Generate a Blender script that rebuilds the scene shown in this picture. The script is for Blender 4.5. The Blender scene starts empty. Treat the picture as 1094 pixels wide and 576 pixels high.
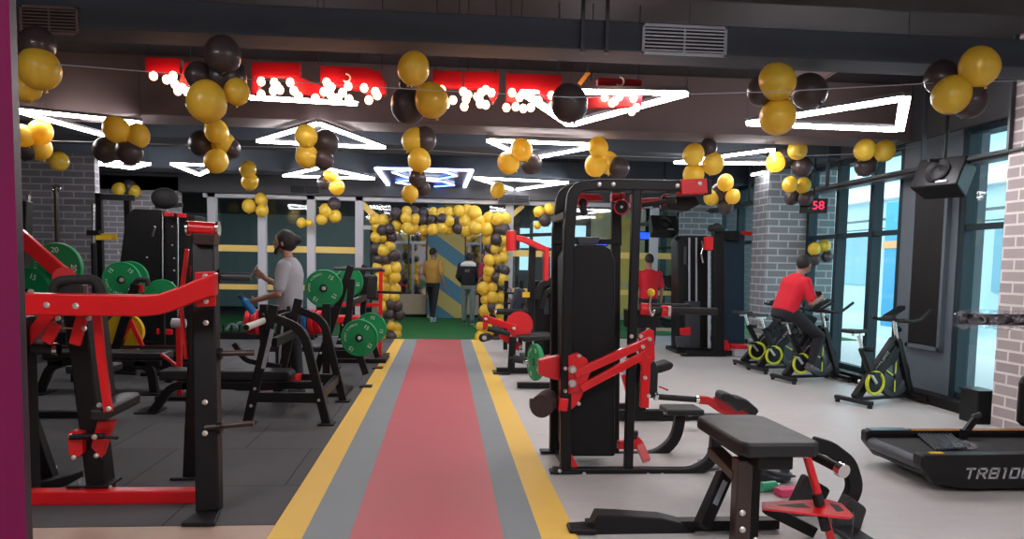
import bpy, math, random
from mathutils import Vector, Matrix
random.seed(7)
sc = bpy.context.scene
COL = sc.collection
# ---------------------------------------------------------------- camera
FPX = 830.0; CX, CY0 = 547.0, 288.0
H = 1.45
PITCH = math.radians(4.5); ROLL = math.radians(1.0)
def cam_matrix(yaw):
    return Matrix.Rotation(-yaw, 3, 'Z') @ Matrix.Rotation(math.pi/2 - PITCH, 3, 'X') @ Matrix.Rotation(ROLL, 3, 'Z')
SH = [0.0]
def project_raw(Rm, v):
    c = Rm.transposed() @ v
    return CX + FPX*c.x/(-c.z), CY0 - FPX*c.y/(-c.z)
yaw = 0.08
for _ in range(30):
    x, y = project_raw(cam_matrix(yaw), Vector((0, 1, 0)))
    yaw += (x - 474.0)/FPX
RM = cam_matrix(yaw)
x, y = project_raw(RM, Vector((0, 1, 0)))
SHY = 281.0 - y                     # pixels the picture is moved down by the shift
CAMLOC = Vector((0, 0, H))
def ray(px, py):
    return RM @ Vector(((px-CX)/FPX, -(py-SHY-CY0)/FPX, -1.0))
def pY(px, py, Y):
    d = ray(px, py); t = Y/d.y; return CAMLOC + d*t
def pX(px, py, X):
    d = ray(px, py); t = X/d.x; return CAMLOC + d*t
def pZ(px, py, Z=0.0):
    d = ray(px, py); t = (Z-H)/d.z; return CAMLOC + d*t
def proj(v):
    x, y = project_raw(RM, Vector(v)-CAMLOC); return x, y+SHY
def scale_at(Y): return FPX/Y
# ---------------------------------------------------------------- materials
MATS = {}
def mat(name, col, rough=0.5, metal=0.0, coat=0.0, emit=None, estr=1.0, trans=0.0, noise=0.0, nscale=8.0, bump=0.0, bscale=60.0, spec=0.5, alpha=1.0, sss=0.0):
    m = bpy.data.materials.new(name); m.use_nodes = True
    nt = m.node_tree; b = nt.nodes['Principled BSDF']
    b.inputs['Base Color'].default_value = (*col, 1); b.inputs['Roughness'].default_value = rough
    b.inputs['Metallic'].default_value = metal; b.inputs['Coat Weight'].default_value = coat
    b.inputs['Specular IOR Level'].default_value = spec
    b.inputs['Transmission Weight'].default_value = trans; b.inputs['Alpha'].default_value = alpha
    if emit:
        b.inputs['Emission Color'].default_value = (*emit, 1); b.inputs['Emission Strength'].default_value = estr
    tc = nt.nodes.new('ShaderNodeTexCoord')
    n = nt.nodes.new('ShaderNodeTexNoise'); n.inputs['Scale'].default_value = nscale; n.inputs['Detail'].default_value = 6
    nt.links.new(tc.outputs['Object'], n.inputs['Vector'])
    if noise:
        mx = nt.nodes.new('ShaderNodeMix'); mx.data_type = 'RGBA'
        mx.inputs['A'].default_value = (*[c*(1-noise) for c in col], 1); mx.inputs['B'].default_value = (*[min(1, c*(1+noise)) for c in col], 1)
        nt.links.new(n.outputs['Fac'], mx.inputs['Factor']); nt.links.new(mx.outputs['Result'], b.inputs['Base Color'])
    mr = nt.nodes.new('ShaderNodeMapRange'); mr.inputs['To Min'].default_value = max(0, rough-.06); mr.inputs['To Max'].default_value = min(1, rough+.06)
    nt.links.new(n.outputs['Fac'], mr.inputs['Value']); nt.links.new(mr.outputs['Result'], b.inputs['Roughness'])
    if bump:
        n2 = nt.nodes.new('ShaderNodeTexNoise'); n2.inputs['Scale'].default_value = bscale; n2.inputs['Detail'].default_value = 4
        nt.links.new(tc.outputs['Object'], n2.inputs['Vector'])
        bp = nt.nodes.new('ShaderNodeBump'); bp.inputs['Strength'].default_value = bump; bp.inputs['Distance'].default_value = .01
        nt.links.new(n2.outputs['Fac'], bp.inputs['Height']); nt.links.new(bp.outputs['Normal'], b.inputs['Normal'])
    MATS[name] = m; return m
def brick_mat(name, c1, c2, mortar, axis, bw=.3, bh=.1, ms=.012):
    m = mat(name, c1, .75); nt = m.node_tree; b = nt.nodes['Principled BSDF']
    tc = nt.nodes.new('ShaderNodeTexCoord'); sp = nt.nodes.new('ShaderNodeSeparateXYZ'); cb = nt.nodes.new('ShaderNodeCombineXYZ')
    nt.links.new(tc.outputs['Object'], sp.inputs[0])
    if axis == 'XY':
        ad = nt.nodes.new('ShaderNodeMath'); nt.links.new(sp.outputs['X'], ad.inputs[0]); nt.links.new(sp.outputs['Y'], ad.inputs[1]); nt.links.new(ad.outputs[0], cb.inputs['X'])
    else: nt.links.new(sp.outputs[axis], cb.inputs['X'])
    nt.links.new(sp.outputs['Z'], cb.inputs['Y'])
    br = nt.nodes.new('ShaderNodeTexBrick'); br.inputs['Scale'].default_value = 1; br.inputs['Brick Width'].default_value = bw; br.inputs['Row Height'].default_value = bh
    br.inputs['Mortar Size'].default_value = ms; br.inputs['Mortar Smooth'].default_value = .2; br.inputs['Bias'].default_value = 0
    br.inputs['Color1'].default_value = (*c1, 1); br.inputs['Color2'].default_value = (*c2, 1); br.inputs['Mortar'].default_value = (*mortar, 1)
    nt.links.new(cb.outputs[0], br.inputs['Vector']); nt.links.new(br.outputs['Color'], b.inputs['Base Color'])
    bp = nt.nodes.new('ShaderNodeBump'); bp.invert = True; bp.inputs['Strength'].default_value = .5; bp.inputs['Distance'].default_value = .01
    nt.links.new(br.outputs['Fac'], bp.inputs['Height']); nt.links.new(bp.outputs['Normal'], b.inputs['Normal'])
    return m
BLACK = mat('black_powder_coat', (.009, .008, .009), .42, spec=.3)
BLACK2 = mat('black_matte_sheet', (.007, .0065, .007), .55, spec=.3)
BROWN = mat('dark_brown_powder_coat', (.045, .022, .018), .32, coat=.2)
RED = mat('red_powder_coat', (.72, .008, .012), .33, coat=.3)
REDP = mat('red_plastic', (.75, .012, .018), .4)
RUBBER = mat('black_rubber', (.018, .017, .018), .75, bump=.2, bscale=120)
PAD = mat('black_vinyl_pad', (.013, .012, .013), .45, bump=.1, bscale=200)
CHROME = mat('chrome', (.75, .74, .72), .18, metal=1)
STEEL = mat('zinc_bolt', (.8, .78, .74), .3, metal=.7)
GREEN = mat('green_plate_rubber', (.0, .24, .07), .5, noise=.08)
YELLOWP = mat('yellow_plate_rubber', (.80, .50, .01), .5)
REDPL = mat('red_plate_rubber', (.72, .015, .03), .5)
BLUEPL = mat('blue_plate_rubber', (.01, .17, .45), .5)
WHITEINK = mat('white_lettering', (.75, .8, .76), .5)
GREYINK = mat('grey_lettering', (.42, .42, .44), .5)
YELLOWG = mat('yellow_green_plastic', (.68, .70, .03), .4)
GREYM = mat('dark_grey_metal', (.06, .065, .075), .4, metal=.3)
POST = mat('pale_grey_post', (.50, .50, .54), .45)
DKFRAME = mat('dark_window_frame', (.010, .026, .036), .55, spec=.3)
CEILM = mat('dark_painted_ceiling', (.022, .017, .020), .7, noise=.2, nscale=1.5)
BEAMM = mat('painted_concrete_beam', (.12, .080, .078), .7, noise=.15, nscale=2)  # brown base colour carries the warm glow of the marquee bulbs
DUCTM = mat('blue_grey_duct', (.05, .062, .08), .8, noise=.1)
GRILLE = mat('brushed_grille', (.42, .44, .50), .4, metal=.4)
WHITEL = mat('led_tube_glow', (1, 1, 1), .5, emit=(1.0, .97, 1.0), estr=26)
BLUEL = mat('blue_led_glow', (.2, .35, 1), .5, emit=(.10, .25, 1.0), estr=7)
BLUEL2 = mat('ice_white_led_glow', (1, 1, 1), .5, emit=(.72, .8, 1.0), estr=5)
BULB = mat('warm_bulb_glow', (1, .8, .6), .4, emit=(1.0, .52, .30), estr=9)
LETTER = mat('red_sign_acrylic', (.42, .0, .010), .5)
SCREENB = mat('blue_screen_glow', (.02, .05, .4), .3, emit=(.01, .06, .9), estr=2)
DIGIT = mat('red_digit_glow', (.6, 0, .05), .4, emit=(1.0, .02, .08), estr=1.5)
SKIN = mat('skin', (.36, .19, .125), .55)
SKIN2 = mat('tan_skin', (.30, .15, .095), .55)
HAIR = mat('black_hair', (.012, .009, .009), .6, bump=.6, bscale=90)
TEEG = mat('grey_jersey', (.33, .34, .37), .85, noise=.12, nscale=14)
TEER = mat('red_jersey', (.68, .012, .03), .8, noise=.12, nscale=10)
TEEY = mat('mustard_jersey', (.55, .29, .06), .85, noise=.15, nscale=8)
PANTB = mat('black_trousers', (.014, .013, .018), .8)
PANTG = mat('grey_green_trousers', (.20, .26, .25), .8, noise=.2, nscale=12)
SHOE = mat('grey_blue_trainer', (.30, .38, .46), .6)
SHOED = mat('dark_grey_trainer', (.10, .10, .12), .6)
SOLE = mat('white_sole', (.75, .75, .75), .6)
PLASTIC = mat('clear_plastic_wrap', (.50, .46, .50), .22, coat=.8, bump=1.0, bscale=28, noise=.5, nscale=30)
def balloon_mat(name, col, tr):
    m = mat(name, col, .33, coat=.25); nt = m.node_tree; b = nt.nodes['Principled BSDF']
    t = nt.nodes.new('ShaderNodeBsdfTranslucent'); t.inputs['Color'].default_value = (*[min(1, c*1.15) for c in col], 1)
    mx = nt.nodes.new('ShaderNodeMixShader'); mx.inputs[0].default_value = tr
    nt.links.new(b.outputs[0], mx.inputs[1]); nt.links.new(t.outputs[0], mx.inputs[2]); nt.links.new(mx.outputs[0], nt.nodes['Material Output'].inputs['Surface'])
    return m
BGOLD = balloon_mat('gold_latex', (.86, .60, .06), .3)
BDARK = balloon_mat('black_latex', (.085, .062, .062), .35)
def glass_mat(name, tint, mix=.12):
    m = bpy.data.materials.new(name); m.use_nodes = True; nt = m.node_tree
    for n in list(nt.nodes):
        if n.type != 'OUTPUT_MATERIAL': nt.nodes.remove(n)
    t = nt.nodes.new('ShaderNodeBsdfTransparent'); t.inputs[0].default_value = (*tint, 1)
    g = nt.nodes.new('ShaderNodeBsdfGlossy'); g.inputs['Roughness'].default_value = .03
    mx = nt.nodes.new('ShaderNodeMixShader'); lw = nt.nodes.new('ShaderNodeLayerWeight'); lw.inputs['Blend'].default_value = .5
    pw = nt.nodes.new('ShaderNodeMath'); pw.operation = 'POWER'; pw.inputs[1].default_value = 5
    ml = nt.nodes.new('ShaderNodeMath'); ml.operation = 'MULTIPLY_ADD'; ml.inputs[1].default_value = .6; ml.inputs[2].default_value = mix*.15; ml.use_clamp = True
    nt.links.new(lw.outputs['Facing'], pw.inputs[0]); nt.links.new(pw.outputs[0], ml.inputs[0]); nt.links.new(ml.outputs[0], mx.inputs[0]); nt.links.new(t.outputs[0], mx.inputs[1]); nt.links.new(g.outputs[0], mx.inputs[2])
    nt.links.new(mx.outputs[0], nt.nodes['Material Output'].inputs['Surface']); return m
GLASS = glass_mat('window_glass', (.88, .98, 1.0), .15)
GLASS2 = glass_mat('partition_glass', (.86, .93, .93), .3)
# ---------------------------------------------------------------- mesh builder
def V(*a): return Vector(a[0]) if len(a) == 1 else Vector(a)
def fillet(pts, r, seg=5):
    pts = [V(p) for p in pts]
    if len(pts) < 3 or r <= 0: return pts
    out = [pts[0]]
    for i in range(1, len(pts)-1):
        a, b, c = pts[i-1], pts[i], pts[i+1]
        u = (a-b); w = (c-b); lu, lw = u.length, w.length; u.normalize(); w.normalize()
        ang = u.angle(w)
        if ang > 3.0: out.append(b); continue
        d = min(r/math.tan(ang/2), lu*.48, lw*.48)
        p, q = b+u*d, b+w*d
        for k in range(seg+1):
            t = k/seg; out.append((1-t)**2*p + 2*t*(1-t)*b + t*t*q)
    out.append(pts[-1]); return out
class MB:
    def __init__(s): s.v = []; s.f = []; s.sm = []
    def add(s, vs, fs, smooth=False):
        o = len(s.v); s.v += [V(v) for v in vs]
        for f in fs: s.f.append([i+o for i in f]); s.sm.append(smooth)
        return s
    def box(s, c, size, rot=None):
        c = V(c); hx, hy, hz = [k/2 for k in size]
        vs = [V(x, y, z) for x in (-hx, hx) for y in (-hy, hy) for z in (-hz, hz)]
        if rot is not None: vs = [rot @ v for v in vs]
        return s.add([v+c for v in vs], [(0,1,3,2),(4,6,7,5),(0,4,5,1),(2,3,7,6),(0,2,6,4),(1,5,7,3)])
    def box2(s, a, b):
        a, b = V(a), V(b); return s.box((a+b)/2, [abs(b[i]-a[i]) for i in range(3)])
    def sweep(s, pts, prof, side, fil=0.0, smooth=False, caps=True, scales=None):
        pts = fillet(pts, fil); side = V(side).normalized(); n = len(prof); rings = []
        for i, p in enumerate(pts):
            t = (pts[min(i+1, len(pts)-1)] - pts[max(i-1, 0)]).normalized()
            if i not in (0, len(pts)-1):
                t1 = (pts[i]-pts[i-1]).normalized(); t2 = (pts[i+1]-pts[i]).normalized(); k = 1/max(.5, math.cos(t1.angle(t2)/2)) if t1.length and t2.length else 1
            else: k = 1
            a = side - t*side.dot(t)
            if a.length < 1e-4: a = t.orthogonal()
            a.normalize(); b = t.cross(a).normalized()
            sc_ = scales[i] if scales else 1
            rings.append([p + a*x*sc_ + b*y*k*sc_ for x, y in prof])
        vs = [v for r in rings for v in r]; fs = []
        for i in range(len(rings)-1):
            for j in range(n):
                j2 = (j+1) % n; fs.append((i*n+j, i*n+j2, (i+1)*n+j2, (i+1)*n+j))
        s.add(vs, fs, smooth)
        if caps:
            if smooth: s.add(rings[0], [tuple(range(n))[::-1]]); s.add(rings[-1], [tuple(range(n))])
            else:
                o = len(s.v) - len(vs); L = len(rings)-1
                s.f.append([o+j for j in range(n)][::-1]); s.sm.append(False); s.f.append([o+L*n+j for j in range(n)]); s.sm.append(False)
        return s
    def bar(s, p, q, w, h, side=(0, 0, 1)):       # w measured along side
        return s.sweep([p, q], [(-w/2, -h/2), (w/2, -h/2), (w/2, h/2), (-w/2, h/2)], side)
    def path(s, pts, w, h, side=(0, 1, 0), fil=.08):
        return s.sweep(pts, [(-w/2, -h/2), (w/2, -h/2), (w/2, h/2), (-w/2, h/2)], side, fil)
    def tube(s, pts, r, fil=.05, n=14):
        pr = [(r*math.cos(2*math.pi*k/n), r*math.sin(2*math.pi*k/n)) for k in range(n)]
        pts = [V(p) for p in pts]; d = (pts[1]-pts[0]).normalized()
        side = V(0, 1, 0) if abs(d.y) < .8 else V(1, 0, 0)
        if len(pts) > 2:
            nn = (pts[1]-pts[0]).cross(pts[2]-pts[1])
            if nn.length > 1e-4: side = nn
        return s.sweep(pts, pr, side, fil, smooth=True)
    def cyl(s, p, q, r, n=24, r2=None):
        p, q = V(p), V(q); d = (q-p).normalized(); a = d.orthogonal().normalized(); b = d.cross(a); r2 = r if r2 is None else r2
        A = [p + (a*math.cos(2*math.pi*k/n)+b*math.sin(2*math.pi*k/n))*r for k in range(n)]
        B = [q + (a*math.cos(2*math.pi*k/n)+b*math.sin(2*math.pi*k/n))*r2 for k in range(n)]
        s.add(A+B, [(k, (k+1) % n, n+(k+1) % n, n+k) for k in range(n)], True)
        s.add(A, [tuple(range(n))[::-1]]); s.add(B, [tuple(range(n))]); return s
    def lathe(s, p, axis, prof, n=36):             # prof: (radius, distance along axis)
        p = V(p); d = V(axis).normalized(); a = d.orthogonal().normalized(); b = d.cross(a)
        for i in range(len(prof)-1):
            (r1, t1), (r2, t2) = prof[i], prof[i+1]
            A = [p+d*t1+(a*math.cos(2*math.pi*k/n)+b*math.sin(2*math.pi*k/n))*r1 for k in range(n)]
            B = [p+d*t2+(a*math.cos(2*math.pi*k/n)+b*math.sin(2*math.pi*k/n))*r2 for k in range(n)]
            s.add(A+B, [(k, (k+1) % n, n+(k+1) % n, n+k) for k in range(n)], abs(t2-t1) > 1e-5)
        return s
    def torus(s, c, axis, R, r, n=36, m=10, a0=0, a1=2*math.pi):
        c = V(c); d = V(axis).normalized(); a = d.orthogonal().normalized(); b = d.cross(a); vs = []
        full = abs(a1-a0-2*math.pi) < 1e-3
        N = n if full else n+1
        for k in range(N):
            th = a0+(a1-a0)*k/n; u = a*math.cos(th)+b*math.sin(th)
            for j in range(m):
                ph = 2*math.pi*j/m; vs.append(c + u*(R+r*math.cos(ph)) + d*r*math.sin(ph))
        fs = []
        for k in range(n if full else n):
            for j in range(m):
                k2 = (k+1) % N; fs.append((k*m+j, k2*m+j, k2*m+(j+1) % m, k*m+(j+1) % m))
        return s.add(vs, fs, True)
    def prism(s, pts, vec):
        pts = [V(p) for p in pts]; vec = V(vec); n = len(pts)
        return s.add(pts+[p+vec for p in pts], [tuple(range(n))[::-1], tuple(range(n, 2*n))] + [(k, (k+1) % n, n+(k+1) % n, n+k) for k in range(n)])
    def ell(s, c, r, rot=None, nu=20, nv=12, shape=None):
        c = V(c); r = (r, r, r) if isinstance(r, (int, float)) else r; vs = []
        for i in range(nv+1):
            th = math.pi*i/nv
            for j in range(nu):
                ph = 2*math.pi*j/nu; v = V(math.sin(th)*math.cos(ph), math.sin(th)*math.sin(ph), math.cos(th))
                if shape: v = shape(v)
                v = V(v.x*r[0], v.y*r[1], v.z*r[2])
                if rot is not None: v = rot @ v
                vs.append(c+v)
        fs = []
        for i in range(nv):
            for j in range(nu):
                a, b = i*nu+j, i*nu+(j+1) % nu
                if i == 0: fs.append((a, a+nu, b+nu))
                elif i == nv-1: fs.append((a, a+nu, b))
                else: fs.append((a, a+nu, b+nu, b))
        return s.add(vs, fs, True)
def build(name, mb, m, base, parent=None, bevel=0.0, seg=2, label=None, subsurf=0):
    base = V(base); me = bpy.data.meshes.new(name)
    me.from_pydata([tuple(v-base) for v in mb.v], [], mb.f)
    me.polygons.foreach_set('use_smooth', mb.sm); me.materials.append(m); me.update(); me.validate()
    bm_ = None
    o = bpy.data.objects.new(name, me); COL.objects.link(o)
    if parent: o.parent = parent
    else: o.location = base
    if bevel:
        b = o.modifiers.new('bevel', 'BEVEL'); b.width = bevel; b.segments = seg; b.limit_method = 'ANGLE'; b.angle_limit = math.radians(40)
        if bevel >= .012: 
            for p in me.polygons: p.use_smooth = True
            b.harden_normals = True
    if subsurf:
        u = o.modifiers.new('sub', 'SUBSURF'); u.levels = u.render_levels = subsurf
    if label: o['label'] = label
    return o
class T:
    """A thing: an Empty at its base, which parents its parts."""
    def __init__(s, name, label, cat, loc, group=None):
        s.o = bpy.data.objects.new(name, None); COL.objects.link(s.o); s.base = V(loc); s.o.location = s.base
        s.o.empty_display_size = .1; s.o['label'] = label; s.o['category'] = cat
        if group: s.o['group'] = group
    def part(s, name, mb, m, parent=None, bevel=.003, **k):
        return build(name, mb, m, s.base, parent or s.o, bevel, **k)
    def bolts(s, pts, r=.013, axis=(0, -1, 0), m=None, parent=None):
        ax = V(axis).normalized()
        for p in pts: build('bolt', MB().lathe(V(p), ax, [(r, -.004), (r, r*.4), (r*.6, r*.75), (0.0001, r*.8)], 10), m or STEEL, s.base, parent or s.o)
def solo(name, mb, m, label, cat, base, group=None, bevel=.0, **k):
    o = build(name, mb, m, base, None, bevel, **k); o['label'] = label; o['category'] = cat
    if group: o['group'] = group
    return o
def struct(name, mb, m, bevel=0.0, base=(0, 0, 0), parent=None):
    o = build(name, mb, m, base, parent, bevel)
    if not parent: o['kind'] = 'structure'
    return o
def dup(root, loc, rotz=0, label=None, group=None, scale=1):
    r = root.copy(); COL.objects.link(r); r.location = loc; r.rotation_euler = (0, 0, rotz)
    if label: r['label'] = label
    if group: r['group'] = group
    for ch in list(root.children):
        c = ch.copy(); COL.objects.link(c); c.parent = r
        for g in ch.children:
            d = g.copy(); COL.objects.link(d); d.parent = c
    return r
def text(body, loc, xdir, ydir, size, m, base, parent, name='lettering', extrude=.001, align='CENTER', shear=0):
    cu = bpy.data.curves.new(name, 'FONT'); cu.body = body; cu.size = size; cu.extrude = extrude; cu.align_x = align; cu.align_y = 'CENTER'; cu.shear = shear
    tmp = bpy.data.objects.new(name, cu); me = bpy.data.meshes.new_from_object(tmp); bpy.data.objects.remove(tmp); me.name = name
    me.materials.clear(); me.materials.append(m)
    o = bpy.data.objects.new(name, me); COL.objects.link(o); o.parent = parent
    X = V(xdir).normalized(); Yd = V(ydir).normalized(); Z = X.cross(Yd)
    M = Matrix((X, Yd, Z)).transposed().to_4x4(); M.translation = V(loc)-V(base); o.matrix_local = M
    return o
def lerp(a, b, t): return V(a)*(1-t)+V(b)*t
def seated(pts): return pts
# ---------------------------------------------------------------- setting
CEIL = 3.6
def floor_tiles():
    m = mat('rubber_tile_floor', (.055, .056, .060), .8, bump=.25, bscale=220)
    nt = m.node_tree; b = nt.nodes['Principled BSDF']; tc = nt.nodes.new('ShaderNodeTexCoord')
    br = nt.nodes.new('ShaderNodeTexBrick'); br.inputs['Scale'].default_value = 1; br.inputs['Brick Width'].default_value = 1.0; br.inputs['Row Height'].default_value = 1.0
    br.offset = .5; br.inputs['Mortar Size'].default_value = .004; br.inputs['Mortar Smooth'].default_value = 0
    br.inputs['Color1'].default_value = (.145, .143, .146, 1); br.inputs['Color2'].default_value = (.12, .118, .122, 1); br.inputs['Mortar'].default_value = (.012, .012, .013, 1)
    n = nt.nodes.new('ShaderNodeTexNoise'); n.inputs['Scale'].default_value = 260; n.inputs['Detail'].default_value = 2
    mx = nt.nodes.new('ShaderNodeMix'); mx.data_type = 'RGBA'; mx.blend_type = 'MULTIPLY'; mx.inputs['Factor'].default_value = .6
    nt.links.new(tc.outputs['Object'], br.inputs['Vector']); nt.links.new(tc.outputs['Object'], n.inputs['Vector'])
    nt.links.new(br.outputs['Color'], mx.inputs['A']); nt.links.new(n.outputs['Color'], mx.inputs['B']); nt.links.new(mx.outputs['Result'], b.inputs['Base Color'])
    return m
GREYFL = mat('pale_concrete_vinyl', (.56, .53, .515), .42, noise=.14, nscale=5, bump=.05)
nt = GREYFL.node_tree                       # soft long grain of the vinyl
for n in nt.nodes:
    if n.type == 'TEX_NOISE' and n.inputs['Scale'].default_value == 5:
        mp = nt.nodes.new('ShaderNodeMapping'); mp.inputs['Scale'].default_value = (1, 2.2, 1)
        src = n.inputs['Vector'].links[0].from_socket; nt.links.new(src, mp.inputs[0]); nt.links.new(mp.outputs[0], n.inputs['Vector']); n.inputs['Distortion'].default_value = 1.2
WOOD = mat('pale_wood_plank', (.52, .36, .27), .45, noise=.2, nscale=6)
YEL = mat('yellow_runner', (.90, .56, .09), .6, noise=.05, nscale=3)
GRY = mat('grey_runner', (.255, .28, .285), .65, noise=.1, nscale=4)
PINK = mat('red_runner', (.53, .085, .095), .5, noise=.07, nscale=2.5, bump=.04)
TURF = mat('green_turf', (.015, .16, .035), .95, noise=.35, nscale=60, bump=1, bscale=300)
struct('floor', MB().box2((-8, -2.5, -.2), (9.5, 24, 0)), GREYFL)
struct('floor', MB().box2((-8, 4.25, 0), (-.905, 15.1, .008)), floor_tiles())
struct('floor', MB().box2((-8, -2.5, 0), (-.905, 4.245, .005)), WOOD)
for a, b, mm in ((-.90, -.72, YEL), (-.72, -.475, GRY), (-.475, .33, PINK), (.33, .53, GRY), (.53, .725, YEL)):
    struct('floor', MB().box2((a, -2.0, .0), (b, 14.7, .010)), mm)
struct('floor', MB().box2((-8, 15.25, 0), (8.5, 20.6, .02)), TURF)
struct('floor', MB().box2((-.93, 14.7, 0), (.78, 15.25, .02)), TURF)
struct('ceiling', MB().box2((-8, -2.5, CEIL), (8.5, 24, CEIL+.2)), CEILM)
BRICKL = brick_mat('grey_brick_tiles_left', (.27, .26, .285), (.23, .225, .25), (.50, .48, .51), 'XY')
BRICKR = brick_mat('beige_grey_brick_tiles_side', (.40, .34, .335), (.36, .305, .305), (.72, .66, .64), 'Y', .31, .105)
BRICKC = brick_mat('grey_brick_tiles_column', (.19, .20, .215), (.165, .175, .19), (.40, .42, .44), 'XY', .31, .11)
DARKW = mat('dark_wall_paint', (.05, .05, .055), .7, noise=.1)
PALEW = mat('pale_wall_paint', (.35, .35, .37), .7)
# left side
struct('wall_left', MB().box2((-7.2, 1.2, 0), (-7.0, 24, CEIL)), DARKW)
struct('wall_left', MB().box2((-7.0, 12, 0), (-5.10, 12.15, 2.95)), BRICKL)
struct('wall_left', MB().box2((-7.0, 15.0, 0), (-4.9, 15.2, 2.95)), BRICKL)
struct('wall_right', MB().box2((4.62, 15.0, 0), (5.45, 15.12, 2.68)), BRICKC)
struct('wall_back', MB().box2((-7.2, 20.6, 0), (8.5, 20.8, CEIL)), DARKW)
# front of the gym behind the camera with its reception side
struct('wall_front', MB().box2((-8, -2.6, 0), (9.5, -2.4, CEIL)), PALEW)
struct('wall_left', MB().box2((-8.2, -2.6, 0), (-8, 24, CEIL)), PALEW)
# right side: brick wall near, glazing, pier, column
struct('wall_right', MB().box2((5.17, -2.5, 0), (5.5, 6.83, CEIL)), BRICKR)
PIER = mat('blue_grey_pier', (.10, .125, .15), .55, noise=.1)
struct('wall_right', MB().box2((5.45, 7.88, 0), (5.75, 8.92, CEIL)), PIER)
struct('wall_right', MB().box2((5.40, 8.05, .62), (5.46, 8.58, 2.55)).box2((5.4, 8.03, .60), (5.47, 8.05, 2.57)), BLACK2)
fr = MB()
for a, b in (((5.395, 8.0, .57), (5.45, 8.05, 2.6)), ((5.395, 8.58, .57), (5.45, 8.63, 2.6)), ((5.395, 8.0, .57), (5.45, 8.63, .62)), ((5.395, 8.0, 2.55), (5.45, 8.63, 2.6))): fr.box2(a, b)
struct('trim_1', fr, PIER, .003)
struct('wall_right', MB().box2((4.85, 11.4, 0), (5.9, 11.97, 2.95)), BRICKC)
struct('wall_right', MB().box2((5.4, -2.5, 2.95), (5.75, 21, CEIL)), DARKW)
struct('baseboard_right', MB().box2((5.28, 6.9, 0), (5.62, 11.4, .11)).box2((5.28, 11.97, 0), (5.62, 20.6, .11)), BLACK2, .004)
def window(n, y0, y1, mull, x=5.5, z0=.11, z1=2.95, zt=1.92):
    t = bpy.data.objects.new('window_%d' % n, None); COL.objects.link(t); t['kind'] = 'structure'
    f = MB()
    for y in [y0]+mull+[y1]: f.box2((x-.04, y-.045, z0), (x+.1, y+.045, z1))
    for z in (z0+.03, zt, z1-.03): f.box2((x-.025, y0, z-.03), (x+.08, y1, z+.03))
    build('window_frame', f, DKFRAME, (0, 0, 0), t, .004)
    ys = [y0]+mull+[y1]
    for i in range(len(ys)-1): build('window_pane', MB().box2((x+.02, ys[i], z0), (x+.03, ys[i+1], z1)), GLASS, (0, 0, 0), t)
    return t
window(1, 6.87, 7.84, [])
window(2, 8.97, 11.38, [9.62, 10.5])
window(3, 12.02, 20.5, [13.3, 14.2, 15.2, 16.5, 18, 19.3])
# ceiling structure
b1 = struct('ceiling', MB().box2((-7, 8.75, 2.97), (5.4, 9.35, CEIL)), BEAMM, .01)
struct('ceiling', MB().box2((-7, 10.35, 2.97), (5.4, 11.2, CEIL)), DUCTM, .01)
struct('ceiling', MB().box2((-7, 13.6, 2.95), (5.4, 14.3, CEIL)), DUCTM, .01)
struct('ceiling', MB().box2((-7, 15.0, 2.68), (5.45, 15.4, CEIL)), DARKW, .01)
struct('ceiling', MB().box2((-7, 5.4, 2.93), (5.4, 5.75, 3.13)), DUCTM, .012)
struct('ceiling', MB().box2((-7, 3.2, 3.15), (5.4, 5.0, CEIL)), CEILM, .01)
# rear partition: posts, glass, tape
p = MB()
posts = [pY(px, 300, 15.2).x for px in (228, 281, 333, 384, 543, 697)]
for x in posts: struct('trim_2', MB().box2((x-.075, 15.12, 0), (x+.075, 15.28, 2.68)), POST, .004)
struct('trim_2', MB().box2((-4.5, 15.12, 2.60), (5.4, 15.3, 2.68)), POST, .004)
for px in (418, 520):
    x = pY(px, 300, 15.2).x; struct('trim_2', MB().box2((x-.04, 15.15, 0), (x+.04, 15.25, 2.08)), POST, .004)
struct('trim_2', MB().box2((-1.63, 15.15, 2.06), (1.26, 15.25, 2.14)), POST, .004)
TAPE = mat('yellow_tape', (.78, .56, .16), .6)
def glasspane(n, x0, x1, z1=2.6, z0=.02):
    t = struct('window_%d' % n, MB().box2((x0, 15.195, z0), (x1, 15.205, z1)), GLASS2); return t
k = 4
segs = [(-4.45, posts[0]), (posts[0], posts[1]), (posts[1], posts[2]), (posts[2], posts[3]), (posts[3], -1.02), (.87, posts[4]), (posts[4], posts[5]), (posts[5], 5.4)]
for a, b in segs:
    glasspane(k, a, b)
    if a > -4.44 and not (-1.7 < a < 1.0):
        for z0, z1 in ((1.60, 1.72), (.88, .98)): struct('trim_3', MB().box2((a+.02, 15.17, z0), (b-.02, 15.19, z1)), TAPE)
    k += 1
for (x0, z0), (x1, z1) in (((-1.6, 2.5), (-1.0, 1.95)), ((.95, 2.0), (1.55, 2.55))):
    struct('trim_3', MB().prism([(x0, 15.165, z0), (x0+.02, 15.165, z0+.14), (x1+.02, 15.165, z1+.14), (x1, 15.165, z1)], (0, .015, 0)), TAPE)
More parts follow.
